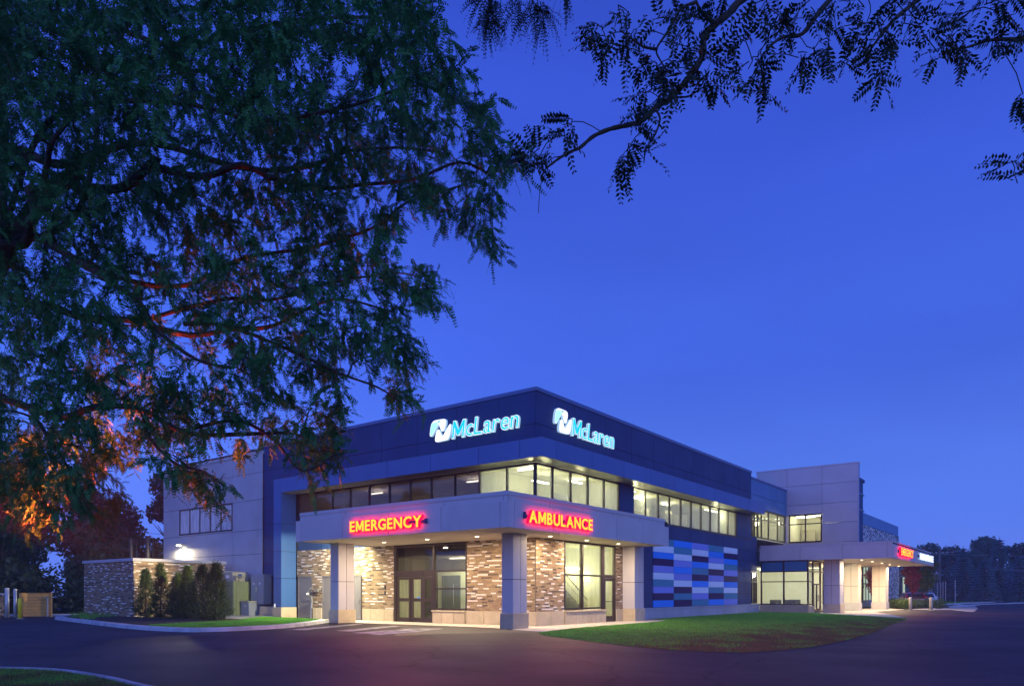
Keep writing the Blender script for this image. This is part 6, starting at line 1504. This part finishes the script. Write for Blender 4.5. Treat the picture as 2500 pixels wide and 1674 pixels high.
sl = ['pale blue-green, just right of the utility pole foot','behind the utility pole','short, left of centre in the belt','tall narrow, rising before the broad tree','low in the middle of the belt','low, right of the middle','dark, sharp-tipped against the sky','small, third from the right edge','behind the slim red tree','tall, second from the right edge','at the right edge of the view','behind the far pier']
for i, ((x, y), h, w) in enumerate(sp): spruce((x, y, 0), h, w, 200+i, 'spruce '+sl[i], M['leaf_far'] if i in (6,9,10) else None)
fd = [((134,-3.5),12.2,9.5),((140,-12),11.0,9.0),((150,6),11.5,9.0),((138,-27),11.2,9.5),((146,-36),12.5,10),((95,22),9.5,8),((148,-20),9.5,9)]
fl = ['broad round-topped, highest behind the spruces','right of the broad tree','behind the canopy end','at the right edge above the spruces','outermost on the right','beyond the speckled block roof','low in the gap between spruces']
for i, ((x, y), h, w) in enumerate(fd):
    r = np.random.default_rng(300+i)
    t = thing('broadleaf_tree', (x, y, 0), 'far broadleaf tree '+fl[i], 'tree', 'broadleaf trees on the right horizon')
    MB().tube([(0,0,0),(0,0,h*.6)], [.3,.12], 6).obj('trunk', M['bark'], t, local=True)
    bl = []
    for k in range(30):
        a = r.uniform(0,6.28); zz = h*r.uniform(.12,.88); rr = w*.5*math.sqrt(max(.05,1-((zz/h-.5)/.5)**2))*r.uniform(.2,1); s = w*r.uniform(.14,.22)
        bl.append((math.cos(a)*rr, math.sin(a)*rr, zz, s, s, s*.9))
    leafy('crown', cloud(bl, 12000, .34, r, flat=.6), M['leaf_far'], t)
# dark belt filling between the trunks
r = np.random.default_rng(401)
bb = [(122+r.uniform(-3,8), yy, 2.4, 3.4, 3.4, 3.6) for yy in np.arange(-50, 34, 1.4)]
me_ = tri_mesh('thicket', cloud(bb, 40000, .32, r), np.arange(160000).reshape(-1,4), M['leaf_far'])
o = add('thicket', me_, kind='stuff'); o['label'] = 'dense dark thicket between the far spruces'

# --- orange-red lamp added out of view to make the glow on the left leaves -----------------
OL = thing('added_glow_lamp', (-18.05,-5.95,.1), 'added orange-red bowl-shaped uplight, out of view beside the locust trunk', 'added lamp')
MB().tube([(0,0,0),(0,0,1.95)], [.06,.045], 8).obj('post', M['black'], OL, local=True)
MB().tube([(0,0,0),(0,0,.06)], .14, 10).obj('base', M['black'], OL, local=True)
MB().tube([(0,0,1.95),(0,0,1.99),(0,0,2.06),(0,0,2.16)], [.05,.15,.22,.25], 16, cap=False).obj('bowl', M['black'], OL, local=True)
MB().tube([(0,0,2.10),(0,0,2.115)], .20, 16).obj('lens', M['e_warn'], OL, local=True)
pl_ = bpy.data.lights.new('uplight', 'SPOT'); pl_.energy = 6500; pl_.color = (1.0,.075,.015); pl_.shadow_soft_size = .2; pl_.spot_size = math.radians(98); pl_.spot_blend = .6
po = bpy.data.objects.new('uplight', pl_); COL.objects.link(po); po.parent = OL; po.location = (0,0,2.32); po.rotation_euler = Vector((.93,-.54,.24)).to_track_quat('-Z', 'Y').to_euler()
# --- thin evening haze round the whole scene
hz = bpy.data.materials.new('evening_haze'); hz.use_nodes = True
for n in list(hz.node_tree.nodes): hz.node_tree.nodes.remove(n)
ho = hz.node_tree.nodes.new('ShaderNodeOutputMaterial'); hv = hz.node_tree.nodes.new('ShaderNodeVolumePrincipled')
hv.inputs['Color'].default_value = (.88,.92,1.0,1); hv.inputs['Density'].default_value = .0008
hz.node_tree.links.new(hv.outputs[0], ho.inputs['Volume'])
hb = MB().box(-255,-255,-1.1,255,255,17).obj('haze', hz); hb['kind'] = 'stuff'; hb['label'] = 'thin evening haze over the whole site'
print('fronds', n1, n2)
